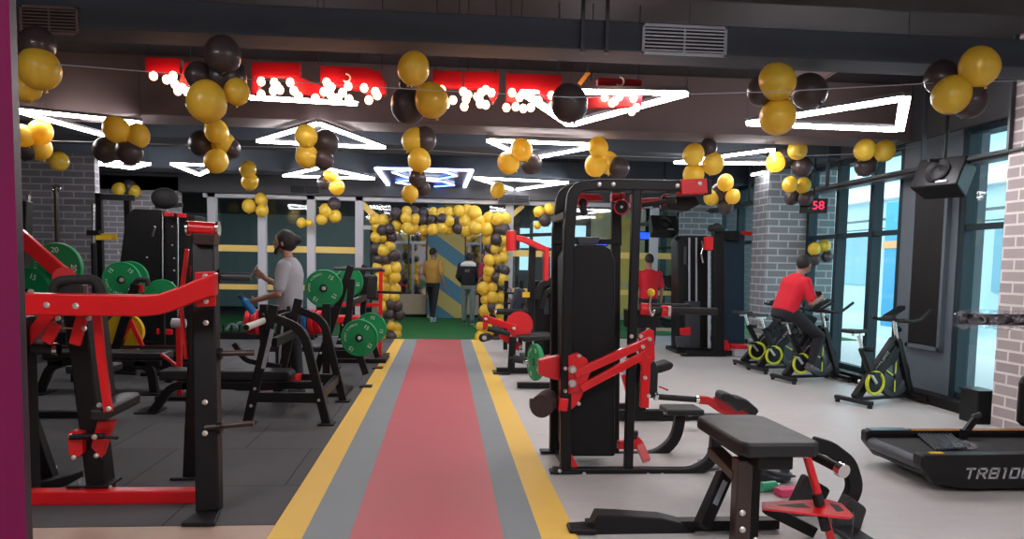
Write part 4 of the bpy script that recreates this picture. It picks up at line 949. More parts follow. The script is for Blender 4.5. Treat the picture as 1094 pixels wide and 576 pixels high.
# ---------------------------------------------------------------- R1 the big selectorised machine
def big_machine():
    Yn, Yr = 5.28, 5.86
    n = lambda x, y: pY(x, y, Yn); r = lambda x, y: pY(x, y, Yr)
    t = T('cable_machine', 'tall black cable machine with a weight shroud and red lever arms right of the runner', 'gym machine', (n(670, 500).x, 5.5, 0))
    def post_n(pts, fil): return MB().path([n(*p) for p in pts], .07, .075, (0, 1, 0), fil)
    t.part('front_frame', post_n([(604, 506), (604, 400), (608, 245), (612, 200), (640, 197.5), (742, 199)], .22), BLACK, bevel=.01)
    t.part('front_base_beam', post_n([(590, 505), (600, 505), (742, 505), (763, 490), (766, 444)], .34), BLACK, bevel=.01)
    t.part('front_inner_post', MB().bar(n(671, 500), n(680, 202), .06, .06, (0, 1, 0)), BLACK, bevel=.008)
    t.part('rear_frame', MB().path([r(*p) for p in ((592, 489), (593, 400), (595, 245), (600, 205), (622, 199), (726, 201))], .07, .075, (0, 1, 0), .2), BLACK, bevel=.01)
    t.part('rear_base_beam', MB().path([r(*p) for p in ((580, 488), (700, 488), (722, 470), (727, 442))], .07, .08, (0, 1, 0), .3), BLACK, bevel=.01)
    t.part('rear_inner_post', MB().bar(r(656, 488), r(658, 203), .06, .07, (0, 1, 0)), BLACK, bevel=.008)
    for p, f in (((596, 508), n), ((585, 492), r)):
        c = f(*p); t.part('foot_plate', MB().prism([(c.x-.06, c.y-.05, .004), (c.x+.14, c.y-.05, .004), (c.x+.14, c.y+.05, .004), (c.x-.06, c.y+.05, .004)], (0, 0, .02)), BLACK, bevel=.006)
    for (x, y, z0) in ((606, 256, 0), (668, 256, 0)): pass
    t.part('cross_tube', MB().bar(n(604, 256)+V(0, .55, 0), n(682, 256)+V(0, .55, 0), .04, .05), BLACK)
    for x in (606, 740): a = n(x, 199 if x > 700 else 230); t.part('cross_tube', MB().bar(a, (a.x, Yr, a.z), .05, .05), BLACK)
    a = n(608, 504); t.part('cross_tube', MB().bar(a, (a.x, Yr, a.z), .05, .05), BLACK)
    # shroud
    S = [n(*p) for p in ((607, 492), (607, 275), (612, 265), (622, 261), (648, 261), (656, 266), (661, 278), (661, 492))]
    t.part('weight_shroud', MB().prism([p+V(0, .10, 0) for p in S][::-1], (0, .42, 0)), BLACK2, bevel=.02)
    t.part('shroud_cap', MB().prism([n(*p)+V(0, .2, 0) for p in ((620, 252), (648, 252), (644, 261), (624, 261))][::-1], (0, .12, 0)), GREYM, bevel=.01)
    # red head block, pulleys
    t.part('head_block', MB().prism([n(*p)-V(0, .05, 0) for p in ((725, 192.5), (753, 191.5), (754, 207), (726, 208.5))][::-1], (0, .12, 0)), REDP, bevel=.006)
    t.part('head_cap', MB().prism([n(*p)-V(0, .05, 0) for p in ((753, 190.5), (758, 191), (758, 208), (754, 208))][::-1], (0, .12, 0)), BLACK, bevel=.004)
    t.bolts([n(745, 197)-V(0, .05, 0), n(722, 199)-V(0, .035, 0), n(639, 197.5)-V(0, .035, 0), n(654, 197.5)-V(0, .035, 0)], .016)
    for p in (((619, 203), (648, 204), (654, 211), (630, 212)), ((662, 203), (677, 203), (677, 212), (662, 212)), ((684, 204), (694, 204), (696, 209), (715, 208), (717, 214), (700, 217), (695, 222), (690, 220), (684, 214))):
        t.part('pulley_bracket', MB().prism([n(*q)+V(0, .25, 0) for q in p][::-1], (0, .06, 0)), RED, bevel=.004)
    for (x, y, rr) in ((671, 219, .045), (720, 211, .03), (628, 214, .03)):
        c = n(x, y)+V(0, .2, 0); w_ = build('pulley', MB().lathe(c, (0, 1, 0), [(.008, 0), (rr, 0), (rr*.85, .015), (rr, .03), (.008, .03)], 24), BLACK, t.base, t.o)
        build('pulley_rim', MB().torus(c, (0, 1, 0), rr*1.12, .006, 24, 6), RED, t.base, w_)
        build('bolt', MB().cyl(c-V(0, .01, 0), c, .01, 10), STEEL, t.base, w_)
    t.part('lat_bar', MB().cyl(n(690, 218)+V(0, .1, 0), n(722, 214)+V(0, .0, 0), .017), RUBBER, bevel=0)
    t.part('hanging_grip', MB().tube([n(629, 212)+V(0, .2, 0), n(628, 220)+V(0, .2, 0), n(631, 228)+V(0, .2, 0)], .022, .01), RUBBER, bevel=0)
    t.part('under_head_pad', MB().prism([n(*p)+V(0, .15, 0) for p in ((718, 208), (752, 208), (756, 216), (742, 224), (722, 222))][::-1], (0, .2, 0)), BLACK2, bevel=.01)
    # lever assembly
    L = lambda x, y, d=-.05: n(x, y)+V(0, d, 0)
    t.part('lever_arm', MB().bar(L(612, 399), L(694, 362), .05, .06, (0, 1, 0)), RED, bevel=.006)
    t.part('lever_arm', MB().bar(L(619, 414), L(688, 377), .05, .055, (0, 1, 0)), RED, bevel=.006)
    arc = [(598+27*math.cos(a), 405+36*math.sin(a)) for a in [math.radians(k) for k in range(-10, 91, 10)]]
    t.part('cam_disc', MB().prism([L(x, y, -.02) for x, y in [(598, 404)]+arc+[(598, 441)]][::-1], (0, .03, 0)), RED, bevel=.004)
    t.part('lever_hub', MB().prism([L(x, y) for x, y in ((606, 379), (616, 376), (626, 383), (630, 396), (622, 416), (606, 420))][::-1], (0, .05, 0)), RED, bevel=.006)
    t.part('pivot_block', MB().prism([n(x, y)+V(0, .05, 0) for x, y in ((577, 386), (600, 381), (603, 409), (590, 406), (577, 402))][::-1], (0, .1, 0)), RED, bevel=.006)
    t.part('end_plate', MB().prism([L(x, y, -.07) for x, y in ((680, 357), (691, 350), (696, 353), (697, 383), (690, 390), (681, 388))][::-1], (0, .03, 0)), RED, bevel=.005)
    t.part('hanging_arm', MB().bar(L(688, 380), L(686, 434), .05, .06, (0, 1, 0)), RED, bevel=.006)
    t.bolts([L(609.5, 393, -.08), L(609.5, 408, -.08)], .028)
    t.bolts([L(603, 393, -.04), L(603, 417, -.04), L(617, 379, -.06), L(622, 410, -.06), L(617, 430, -.05), L(690, 361, -.1), L(683, 369, -.1), L(671, 358, -.1), L(690, 421, -.08), L(686, 402, -.08), L(681, 358, -.1)], .014)
    t.part('horn_arm', MB().bar(n(596, 431)+V(0, .0, 0), n(606, 432)+V(0, 0, 0), .09, .08), RED, bevel=.006)
    t.part('foam_roller', MB().cyl(n(579, 431)+V(-.02, -.12, 0), n(588, 431)+V(0, .12, 0), .078, 28), mat('dark_brown_foam', (.05, .03, .028), .8, bump=.3), bevel=0)
    t.part('roller_end', MB().cyl(n(566, 431)+V(0, -.0, 0), n(578, 431), .035, 20), BLACK, bevel=0)
    # gussets, foot rest
    t.part('base_gusset', MB().prism([n(*p)+V(0, -.01, 0) for p in ((604, 484), (610, 484), (618, 499), (604, 500))][::-1], (0, .03, 0)), RED)
    t.part('foot_rest', MB().path([n(686, 476)+V(0, .25, 0), n(692, 482)+V(0, .25, 0), n(698, 500)+V(0, .18, 0)], .06, .06, (0, 1, 0), .05).bar(n(668, 484)+V(0, .25, 0), n(690, 484)+V(0, .25, 0), .05, .06, (0, 1, 0)), RED, bevel=.005)
    t.part('rubber_cap', MB().cyl(n(686, 477)+V(0, .25, 0), n(686, 469)+V(0, .25, 0), .035), RUBBER, bevel=0)
    t.part('seat_pad', MB().box(r(728, 438), (.29, .26, .05)), PAD, bevel=.016)
    t.bolts([n(623, 505)-V(0, .036, 0), n(691, 506)-V(0, .036, 0), n(706, 506)-V(0, .036, 0), n(597, 502)-V(0, .04, 0)], .014)
    # mid-height bars
    m = lambda x, y: pY(x, y, 5.55)
    t.part('padded_bar', MB().cyl(m(690, 332), m(766, 333), .028), RUBBER, bevel=0)
    t.part('padded_bar', MB().cyl(r(694, 327), r(737, 327.5), .022), RUBBER, bevel=0)
    t.part('adjuster_box', MB().prism([m(*p) for p in ((672, 331), (705, 332), (706, 350), (672, 351))][::-1], (0, .18, 0)), BLACK2, bevel=.01)
    t.part('bar_mount', MB().cyl(m(684, 330), m(694, 331), .045), REDP, bevel=0)
    t.part('bar_collar', MB().cyl(m(706, 332), m(716, 333), .042), REDP, bevel=0); t.part('bar_clip', MB().box(m(713, 332)-V(0, .05, 0), (.02, .02, .07)), STEEL)
    t.part('selector_knob', MB().ell(m(683, 311)-V(0, .32, 0), .028), YELLOWP, bevel=0)
    t.part('selector_chain', MB().tube([m(683, 314)-V(0, .32, 0), m(681, 325)-V(0, .32, 0), m(684, 336)-V(0, .32, 0), m(687, 328)-V(0, .32, 0)], .008, .02, 8), CHROME, bevel=0)
    t.part('cable', MB().cyl(n(671, 203)+V(0, .21, 0), n(671, 262)+V(0, .21, 0), .004, 8), BLACK, bevel=0)
big_machine()
# ---------------------------------------------------------------- R3 leg curl bench behind it
def leg_curl():
    Y = 6.9; q = lambda x, y, d=0: pY(x, y, Y+d)
    b = pZ(683, 449)
    t = T('leg_curl_machine', 'red and black leg curl machine with roller pads behind the tall cable machine', 'gym machine', (b.x, b.y, 0))
    fx = pZ(656, 449).x; fx2 = pZ(710, 451).x
    t.part('base_beam', MB().box2((fx, b.y-.05, .01), (fx2, b.y+.05, .10)), BLACK, bevel=.006)
    t.part('base_beam', MB().box2((fx-.1, b.y+.35, .01), (fx+.1+.3, b.y+.43, .09)), BLACK)
    t.part('foot_plate', MB().box((fx2+.06, b.y, .018), (.2, .12, .02)), BLACK)
    t.part('column', MB().bar((b.x, b.y, .08), q(676, 382), .08, .1, (0, 1, 0)), BLACK, bevel=.006)
    t.part('chest_pad', MB().prism([q(*p, -.15) for p in ((690, 388), (699, 384), (704, 394), (703, 424), (695, 427), (687, 414))][::-1], (0, .3, 0)), PAD, bevel=.025)
    t.part('arm_pad', MB().prism([q(*p, -.1) for p in ((701, 391), (716, 386), (721, 390), (718, 395), (703, 400))][::-1], (0, .2, 0)), PAD, bevel=.02)
    t.part('side_link', MB().bar(q(668, 382, .15), q(673, 428, .15), .03, .04, (0, 1, 0)), POST, bevel=.004)
    t.part('wheel_guard', MB().torus(q(668, 378, .2), (0, 1, 0), .15, .03, 30, 8, 0, math.pi), POST, bevel=0)
    t.part('adjuster', MB().prism([q(*p, -.05) for p in ((664, 401), (669, 400), (676, 424), (671, 426))][::-1], (0, .05, 0)), RED)
    t.part('pull_pin', MB().cyl(q(704, 413, -.1), q(714, 417, -.1), .008), RED, bevel=0)
    t.part('handle_bar', MB().cyl(q(702, 424, -.2), q(744, 427, -.2), .027), RUBBER, bevel=0)
    for x, y in ((700.5, 423.5), (744.5, 427)): t.part('handle_collar', MB().cyl(q(x-1.5, y, -.2), q(x+2, y+.2, -.2), .036), CHROME, bevel=0)
    t.part('roller_arm', MB().path([q(746, 427, -.2), q(757, 428, -.2), q(770, 437, -.2), q(800, 446, -.2)], .06, .07, (0, 1, 0), .1), RED, bevel=.006)
    t.part('roller_frame', MB().prism([q(*p, -.25) for p in ((763, 425), (775, 424), (800, 441), (797, 447), (768, 438))][::-1], (0, .04, 0)), RED)
    for x, y in ((776, 425), (791, 430)):
        t.part('thigh_pad', MB().path([q(x-9, y-3, -.3), q(x, y-1, -.3), q(x+14, y+11, -.3)], .20, .085, (0, 1, 0), .1), PAD, bevel=.03)
    fx = q(796, 446, -.2); t.part('rear_leg', MB().bar(fx, (fx.x+.1, fx.y, .012), .07, .08, (0, 1, 0)), BLACK); t.part('base_rail', MB().box2((b.x, b.y-.04, .01), (fx.x+.14, b.y+.04, .06)), BLACK)
    t.part('end_cap', MB().cyl(q(735, 441, -.5), q(739, 441, -.5), .03), CHROME, bevel=0)
leg_curl()
# ---------------------------------------------------------------- R2 machines behind on the left of R1
def glute_machine():
    Y = 10.2; q = lambda x, y, d=0: pY(x, y, Y+d)
    b = pY(548, 390, 10.9)
    t = T('leg_extension_machine', 'red and black plate loaded leg machine beside the right yellow line', 'gym machine', (b.x, Y, 0))
    z = lambda p: V(p.x, p.y, max(p.z, .03))
    t.part('base_beam', MB().box2((pZ(527, 392).x, Y-.04, .01), (q(592, 390).x, Y+.04, .08)), BLACK)
    t.part('foot_plate', MB().box((pZ(531, 391).x, Y, .018), (.22, .3, .02)), BLACK)
    t.part('upright', MB().bar((q(546, 388).x, Y, .03), q(548, 360), .09, .09, (0, 1, 0)), BLACK)
    t.part('weight_disc', MB().cyl(q(555, 347, .14), q(555, 347, .18), .18, 40), REDP, bevel=0)
    t.part('lever_arm', MB().bar(q(517, 340), q(551, 351), .06, .09, (0, 1, 0)), RED, bevel=.01)
    t.part('lever_arm', MB().bar(q(535, 357, .1), q(556, 372, .1), .06, .10, (0, 1, 0)), RED, bevel=.01)
    t.part('lever_link', MB().bar(q(519, 336), q(518, 352), .06, .06, (0, 1, 0)), REDP, bevel=.01)
    t.part('foam_roller', MB().cyl(q(521, 351, -.1), q(545, 357, -.1), .035), RUBBER, bevel=0)
    t.part('foam_roller', MB().cyl(q(516, 361, -.25), q(521, 360, .15), .055), RUBBER, bevel=0)
    t.part('roller_cap', MB().cyl(q(517.5, 361, -.28), q(517.5, 361, -.25), .03), CHROME, bevel=0)
    t.part('foam_roller', MB().cyl(q(530, 333, .3), q(564, 333, .3), .04), RUBBER, bevel=0)
    t.part('roller_cap', MB().cyl(q(529, 333.5, .3), q(531, 333.5, .3), .03), CHROME, bevel=0)
    t.part('seat_pad', MB().prism([q(*p, -.1) for p in ((552, 359), (590, 357), (595, 362), (560, 366))][::-1], (0, .4, 0)), PAD, bevel=.03)
    t.part('back_pad', MB().bar(q(556, 308, .55), q(548, 338, .55), .40, .12, (0, 1, 0)), mat('navy_vinyl_pad', (.012, .014, .035), .45), bevel=.03)
    t.part('yellow_label', MB().box(q(562, 315, .1), (.10, .01, .07)), YELLOWP)
    t.part('horn', MB().cyl(q(545, 383, -.3), q(568, 389, -.3), .022), BLACK, bevel=0)
    t.part('horn_cone', MB().cyl(q(548, 383, -.3), q(566, 387, -.3), .055, 20, .03), RUBBER, bevel=0)
    t.part('seat_post', MB().bar(q(577, 366), (q(577, 366).x, Y, .02), .09, .09, (0, 1, 0)), BLACK)
    t.bolts([q(549, 351, -.05), q(549, 369, .05), q(556, 371, .05), q(519, 341, -.05)], .022)
    c = pY(572, 387, 8.9); plate(c, (1, .28, 0), .215, GREEN, 'green bumper plate seen nearly edge on beside the tall cable machine', th=.05, rot=.4)
    t2 = T('plate_loaded_sled', 'low black horned base that carries the edge on green plate', 'gym machine', (c.x+.25, 9.0, 0))
    t2.part('horn', MB().cyl(c-V(.14, .04, 0), c+V(.3, .08, 0), .022), CHROME, bevel=0)
    t2.part('post', MB().bar(c+V(.28, .08, .05), (c.x+.28, c.y+.08, .02), .08, .08, (0, 1, 0)), BLACK)
    t2.part('base', MB().box((c.x+.1, c.y+.08, .04), (.6, .1, .06)), BLACK)
    t2.part('red_arm', MB().bar(c+V(.12, .06, .02), c+V(.34, .08, .06), .09, .09, (0, 1, 0)), RED)
    # tower behind it
    Y3 = 11.3; q = lambda x, y, d=0: pY(x, y, Y3+d)
    t = T('chest_fly_machine', 'black tower machine with red upper arms right of the balloon arch', 'gym machine', (q(575, 380).x, Y3, 0))
    t.part('upper_arm', MB().path([q(545, 253), q(560, 256), q(583, 267)], .07, .09, (0, 1, 0), .1), REDP, bevel=.02)
    t.part('arm_clamp', MB().cyl(q(546, 247), q(546, 268), .075), REDP, bevel=0); t.part('arm_cap', MB().cyl(q(546, 246), q(546, 248), .05), STEEL, bevel=0)
    t.part('drop_arm', MB().bar(q(584, 264), q(583, 300), .09, .07, (0, 1, 0)), REDP, bevel=.01)
    for x in (580, 588): t.part('guide_rod', MB().cyl(q(x, 270, .05), q(x, 302, .05), .01), CHROME, bevel=0)
    t.part('curved_guard', MB().path([q(574, 320), q(577, 304), q(590, 300), q(596, 300)], .07, .09, (0, 1, 0), .25), BLACK, bevel=.01)
    t.part('curved_guard', MB().path([q(579, 330), q(582, 313), q(592, 308), q(598, 308)], .07, .07, (0, 1, 0), .2), BLACK, bevel=.01)
    t.part('tower_post', MB().bar(q(569, 262, .3), (q(569, 262).x, Y3+.3, .02), .10, .10, (0, 1, 0)), BLACK); t.part('tower_post', MB().bar(q(597, 236, .3), (q(597, 236).x, Y3+.3, .02), .10, .12, (0, 1, 0)), BLACK)
    t.part('weight_shroud', MB().prism([q(*p, .4) for p in ((572, 300), (598, 300), (598, 378), (572, 378))][::-1], (0, .3, 0)), BLACK2, bevel=.02)
    t.part('label_strip', MB().bar(q(584, 318, .38), q(584, 336, .38), .005, .08, (0, 1, 0)), GREYM, bevel=0)
    t.part('top_rail', MB().bar(q(550, 252, .3), q(600, 250, .3), .05, .05), BLACK)
    t.part('base', MB().box((q(582, 380).x, Y3+.3, .04), (.6, .9, .06)), BLACK)
glute_machine()
# dark machines seen right of the arch through gaps
Y4 = 12.9; q = lambda x, y: pY(x, y, Y4)
t = T('chrome_dumbbell_stand', 'dark rack with small chrome dumbbells right of the arch foot', 'dumbbell rack', (q(546, 360).x, Y4, 0))
t.part('post', MB().bar(q(541, 300), (q(541, 300).x, Y4, .02), .07, .07, (0, 1, 0)), BLACK); t.part('post', MB().bar(q(557, 300), (q(557, 300).x, Y4, .02), .07, .07, (0, 1, 0)), BLACK)
for i, y in enumerate((310, 321, 333, 345)):
    t.part('shelf', MB().box(q(549, y+3), (.34, .3, .03)), BLACK)
    for k in range(2):
        c = q(544+k*9, y); d = T('chrome_dumbbell', 'small chrome dumbbell, %s on the %s shelf of the dark rack beside the arch' % (('left', 'right')[k], ('top', 'second', 'third', 'bottom')[i]), 'dumbbell', c, 'chrome dumbbells beside the arch')
        d.part('handle', MB().cyl(c-V(0, .06, 0), c+V(0, .06, 0), .012), CHROME, bevel=0); d.part('head', MB().cyl(c-V(0, .1, 0), c-V(0, .05, 0), .04), CHROME, bevel=0); d.part('head', MB().cyl(c+V(0, .05, 0), c+V(0, .1, 0), .04), CHROME, bevel=0)
# ---------------------------------------------------------------- R5 cable towers far right
def towers():
    Y = 12.8; q = lambda x, y, d=0: pY(x, y, Y+d)
    t = T('cable_crossover_tower', 'black cable crossover tower with chrome rods beside the standing red shirt', 'gym machine', (q(742, 376).x, Y, 0))
    t.part('housing', MB().prism([q(*p, .1) for p in ((724, 258), (728, 252), (756, 252), (759, 258), (759, 378), (724, 378))][::-1], (0, .4, 0)), BLACK2, bevel=.02)
    for x in (736.5, 744): t.part('guide_rod', MB().cyl(q(x, 254, .02), q(x, 372, .02), .018), GRILLE, bevel=0)
    t.part('chain', MB().tube([q(750, 257, -.02), q(751, 265, -.02), q(749, 272, -.02), q(751, 281, -.02)], .018, .02, 8), CHROME, bevel=0)
    t.part('label_strip', MB().box(q(732, 273, .09), (.05, .01, .3)), GREYM)
    t.part('weight_stack', MB().prism([q(*p, .0) for p in ((733, 322), (748, 322), (748, 372), (733, 372))][::-1], (0, .1, 0)), GREYM)
    t.part('selector', MB().prism([q(*p, -.05) for p in ((727, 351), (738, 350), (738, 358), (727, 358))][::-1], (0, .05, 0)), REDP)
    t.part('base', MB().box2((q(720, 376).x, Y-.15, .01), (q(757, 376).x, Y+.5, .07)), BLACK)
    t.part('low_pulley', MB().lathe(q(729, 366, -.25), (0, 1, 0), [(.01, 0), (.08, 0), (.07, .02), (.08, .04), (.01, .04)], 20), POST, bevel=0)
    t.part('footplate', MB().prism([q(*p, -.3) for p in ((722, 360), (736, 358), (738, 370), (724, 371))][::-1], (0, .06, 0)), GREYM)
    t = T('pulley_station', 'black cable column with round grips and a chrome upright left of the brick column', 'gym machine', (q(768, 379).x, 12.3, 0))
    Y = 12.3
    t.part('column', MB().prism([q(*p) for p in ((764, 246), (774, 246), (774, 378), (764, 378))][::-1], (0, .2, 0)), BLACK2, bevel=.01)
    t.part('chrome_track', MB().cyl(q(757.5, 268, -.1), q(757.5, 372, -.1), .022), GRILLE, bevel=0)
    t.part('carriage', MB().prism([q(*p, -.12) for p in ((754, 253), (762, 253), (762, 267), (754, 267))][::-1], (0, .1, 0)), RED)
    t.part('round_grip', MB().ell(q(766, 243, -.1), (.09, .09, .07)), RUBBER, bevel=0); t.part('round_grip', MB().ell(q(760, 244, -.05), (.06, .06, .06)), RUBBER, bevel=0)
    t.part('base_beam', MB().box2((pZ(729, 379).x, 12.25, .01), (q(775, 380).x, 12.35, .08)), BLACK); t.part('foot_plate', MB().box((pZ(731, 379).x, 12.3, .02), (.25, .12, .02)), BLACK)
    t = T('pulley_station', 'dark blue grey cable column with a red top arm touching the brick column', 'gym machine', (q(785, 379).x, 12.6, 0))
    Y = 12.65; NB = mat('dark_navy_housing', (.012, .028, .05), .45)
    t.part('housing', MB().prism([q(*p) for p in ((774, 252), (779, 248), (790, 248), (796, 253), (796, 370), (774, 372))][::-1], (0, .45, 0)), NB, bevel=.02)
    t.part('top_arm', MB().bar(q(792, 249, -.05), q(806, 250, -.05), .06, .06), RED); t.part('head', MB().prism([q(*p, -.1) for p in ((772, 247), (790, 246), (790, 258), (774, 256))][::-1], (0, .2, 0)), BLACK)
    t.part('weight_carriage', MB().prism([q(*p, -.25) for p in ((765, 366), (778, 364), (781, 376), (766, 378))][::-1], (0, .2, 0)), REDP, bevel=.01); t.part('base', MB().box2((q(762, 380).x, 12.35, .01), (q(797, 380).x, 12.9, .09)), BLACK)
    c = q(792, 371, -.3); t = T('step_box', 'red and white low box beside the farthest exercise bikes', 'box', (c.x, c.y, 0))
    t.part('body', MB().box((c.x, c.y, .07), (.3, .25, .13)), POST, bevel=.01); t.part('lid', MB().box((c.x, c.y, .165), (.32, .27, .06)), REDP, bevel=.01)
    # plate rack at the partition with barbell
    Y = 14.7; t = T('wall_barbell_rack', 'barbell with a black round plate on the rack at the far partition', 'barbell rack', (q(712, 372).x, Y, 0))
    t.part('bar', MB().cyl(q(700, 295), q(724, 297), .02), BLACK, bevel=0); t.part('round_plate', MB().cyl(q(717, 301, -.02), q(717, 301, .03), .13, 28), BLACK, bevel=0)
    t.part('post', MB().bar(q(723, 296, .1), (q(723, 296).x, Y+.1, .01), .06, .06, (0, 1, 0)), BLACK)
    t.part('post', MB().bar(q(701, 295, .1), (q(701, 295).x, Y+.1, .01), .06, .06, (0, 1, 0)), BLACK)
    t.part('shelf', MB().box(q(712, 352, .1), (.6, .25, .05)), WOODB); t.part('shelf', MB().box(q(712, 364, .1), (.6, .25, .2)), POST)
    t.part('lower_bar', MB().cyl(q(698, 309), q(724, 310), .02), BLACK, bevel=0)
towers()
# ---------------------------------------------------------------- R4 utility bench in the near right corner
def near_bench():
    Zp = .60; P = lambda x, y: pZ(x, y, Zp)
    A, B, C, D = P(741, 442.5), P(822, 444), P(877, 474), P(793, 474)
    x0, x1 = (A.x+D.x)/2, (B.x+C.x)/2; y0, y1 = D.y, A.y
    t = T('utility_bench', 'large black padded bench in the near right corner with a red perforated tray', 'weight bench', ((x0+x1)/2, 4.0, 0))
    cut = .06
    out = [(x0, y0+cut, Zp), (x0+cut*.6, y0, Zp), (x1-cut*.6, y0, Zp), (x1, y0+cut, Zp), (x1-.01, y1-cut, Zp), (x1-cut, y1, Zp), (x0+cut, y1, Zp), (x0, y1-cut, Zp)]
    t.part('bench_pad', MB().prism([V(p)-V(0, 0, .075) for p in out], (0, 0, .075)), PAD, bevel=.02, seg=3)
    t.part('pad_board', MB().box2((x0+.10, y0+.03, Zp-.14), (x1-.14, y1-.05, Zp-.075)), BLACK2, bevel=.006)
    c = lambda x, y, Y: pY(x, y, Y)
    a = c(795, 490, 3.78); t.part('front_post', MB().bar((a.x, 3.80, .015), (a.x, 3.80, Zp-.12), .08, .09, (1, 0, 0)), BROWN, bevel=.008)
    a2 = c(809, 500, 3.85); t.part('inner_post', MB().bar((a2.x, 3.90, .015), (a2.x, 3.90, Zp-.12), .06, .07, (1, 0, 0)), BLACK2, bevel=.006)
    t.part('slanted_rail', MB().bar(V(x0+.05, 4.12, Zp-.16), V(a.x, 3.82, Zp-.22), .05, .09), BROWN, bevel=.006)
    l0, l1 = c(775, 505, 4.1), c(748, 592, 4.0); l1 = V(l1.x, l1.y, .05)
    t.part('slanted_leg', MB().bar(l0, l1, .08, .075, (0, 1, 0)), BLACK, bevel=.008)
    dd = (l0-l1).normalized()
    t.part('decal_strip', MB().bar(lerp(l1, l0, .45)-V(.0, .043, 0), lerp(l1, l0, .88)-V(.0, .043, 0), .003, .03, (0, 1, 0)), GRILLE, bevel=0)
    Yb = 4.04
    q = lambda x, y: pY(x, y, Yb)
    t.part('base_shroud', MB().prism([q(*p) for p in ((628, 574), (639, 550), (662, 551), (708, 554), (728, 559), (745, 571), (770, 584), (800, 590), (800, 600), (640, 588))][::-1], (0, .12, 0)), BLACK, bevel=.008)
    t.part('base_beam', MB().box2((q(628, 570).x, Yb+.02, .008), (x1, Yb+.1, .06)), BLACK)
    f = pZ(618, 572); t.part('foot_plate', MB().prism([(f.x-.05, Yb-.01, .006), (f.x+.10, Yb-.03, .006), (f.x+.10, Yb+.13, .006), (f.x-.05, Yb+.11, .006)], (0, 0, .03)), BLACK, bevel=.012)
    t.bolts([q(788, 560)-V(0, .25, 0), c(793, 548, 3.755), c(793, 566, 3.755), q(735, 576)], .016)
    # right hand lever with handle, tray and foam blocks
    r = lambda x, y, Y=3.9: pY(x, y, Y)
    t.part('curved_lever', MB().path([r(868, 474, 4.15), r(886, 479, 4.15), r(906, 494, 4.15), r(914, 520, 4.15), (r(896, 590, 4.15).x, 4.15, .05)], .06, .085, (0, 1, 0), .14), BLACK, bevel=.012)
    t.part('handle_tube', MB().cyl(r(862, 483, 3.95), r(897, 501, 3.75), .026), BLACK, bevel=0)
    t.part('handle_cap', MB().cyl(r(896, 500.5, 3.76), r(902, 504, 3.72), .037), CHROME, bevel=0)
    a, b = r(862, 488, 3.8), r(889, 590, 3.8)
    t.part('red_rod', MB().cyl(a, V(b.x, b.y, max(b.z, .02)), .021), RED, bevel=0)
    for u, v in ((.38, .5), (.62, .76)): t.part('rod_sleeve', MB().cyl(lerp(a, b, u), lerp(a, b, v), .027), RUBBER, bevel=0)
    zt = lerp(a, b, .52).z
    TP = [pZ(x, y, zt) for x, y in ((814, 536), (884, 533), (900, 538), (912, 550), (908, 553), (870, 549), (814, 543))]
    t.part('perforated_tray', MB().prism([p-V(0, 0, .012) for p in TP], (0, 0, .012)), RED, bevel=.004)
    t.part('tray_slot', MB().prism([pZ(x, y, zt)+V(0, 0, .0005) for x, y in ((830, 540), (858, 538), (866, 543), (850, 542))], (0, 0, .001)), BLACK2, bevel=0)
    t.part('tray_slot', MB().prism([pZ(x, y, zt)+V(0, 0, .0005) for x, y in ((886, 538), (896, 540), (902, 546), (894, 547))], (0, 0, .001)), BLACK2, bevel=0)
    t.part('foam_block', MB().prism([r(x, y, 4.3) for x, y in ((862, 508), (889, 524), (862, 578), (838, 558))][::-1], (0, .08, 0)), mat('speckled_foam', (.035, .032, .034), .85, noise=.5, nscale=90), bevel=.02)
    t.part('foam_block', MB().prism([r(x, y, 4.05) for x, y in ((908, 530), (928, 544), (913, 592), (884, 588), (895, 548))][::-1], (0, .08, 0)), MATS['speckled_foam'], bevel=.02)
    t.part('strut', MB().bar(r(818, 543, 3.95), V(r(868, 600, 3.95).x, 3.95, .03), .05, .06, (0, 1, 0)), BLACK, bevel=.006)
    tb = r(900, 556, 3.82); t.part('clear_tube', MB().cyl((tb.x, tb.y, .03), (tb.x, tb.y, zt-.02), .055), GLASS, bevel=0)
    t.part('lever_base', MB().box2((r(880, 590, 4.1).x, 3.78, .008), (r(905, 590, 4.1).x, 4.16, .03)), BLACK)
near_bench()
# ---------------------------------------------------------------- litter on the floor
def crumple(c, s, m, label, name, cat):
    c = V(c); rnd = random.Random(int(c.x*100)); mb = MB()
    ph = [rnd.uniform(0, 6) for _ in range(6)]
    mb.ell((c.x, c.y, s[2]*.9), s, None, 20, 12, lambda v: v*(1+.22*math.sin(5*v.x+ph[0])*math.sin(6*v.y+ph[1])+.15*math.sin(9*v.z+ph[2]+4*v.x)))
    return solo(name, mb, m, label, cat, (c.x, c.y, 0))
crumple(pZ(757, 500), (.10, .08, .03), PLASTIC, 'crumpled clear wrap on the floor at the curved base of the cable machine', 'plastic_wrap', 'plastic wrap')
crumple(pZ(768, 488), (.04, .05, .02), mat('pink_paper', (.75, .25, .22), .6), 'pale red paper scrap behind the crumpled clear wrap', 'paper_scrap', 'paper')
crumple(pZ(828, 514), (.12, .10, .05), mat('black_bag', (.02, .022, .03), .4), 'black bag on the floor beneath the near bench pad', 'bag', 'bag')
c = pZ(822, 526)
t = T('plastic_bottle', 'green and clear plastic bottle lying beneath the near bench', 'bottle', (c.x, c.y, 0)); t.part('body', MB().cyl((c.x-.06, c.y, .035), (c.x+.05, c.y+.03, .035), .033), mat('green_bottle', (.05, .38, .2), .25), bevel=0); t.part('cap', MB().cyl((c.x+.05, c.y+.03, .035), (c.x+.08, c.y+.038, .035), .016), STEEL, bevel=0)
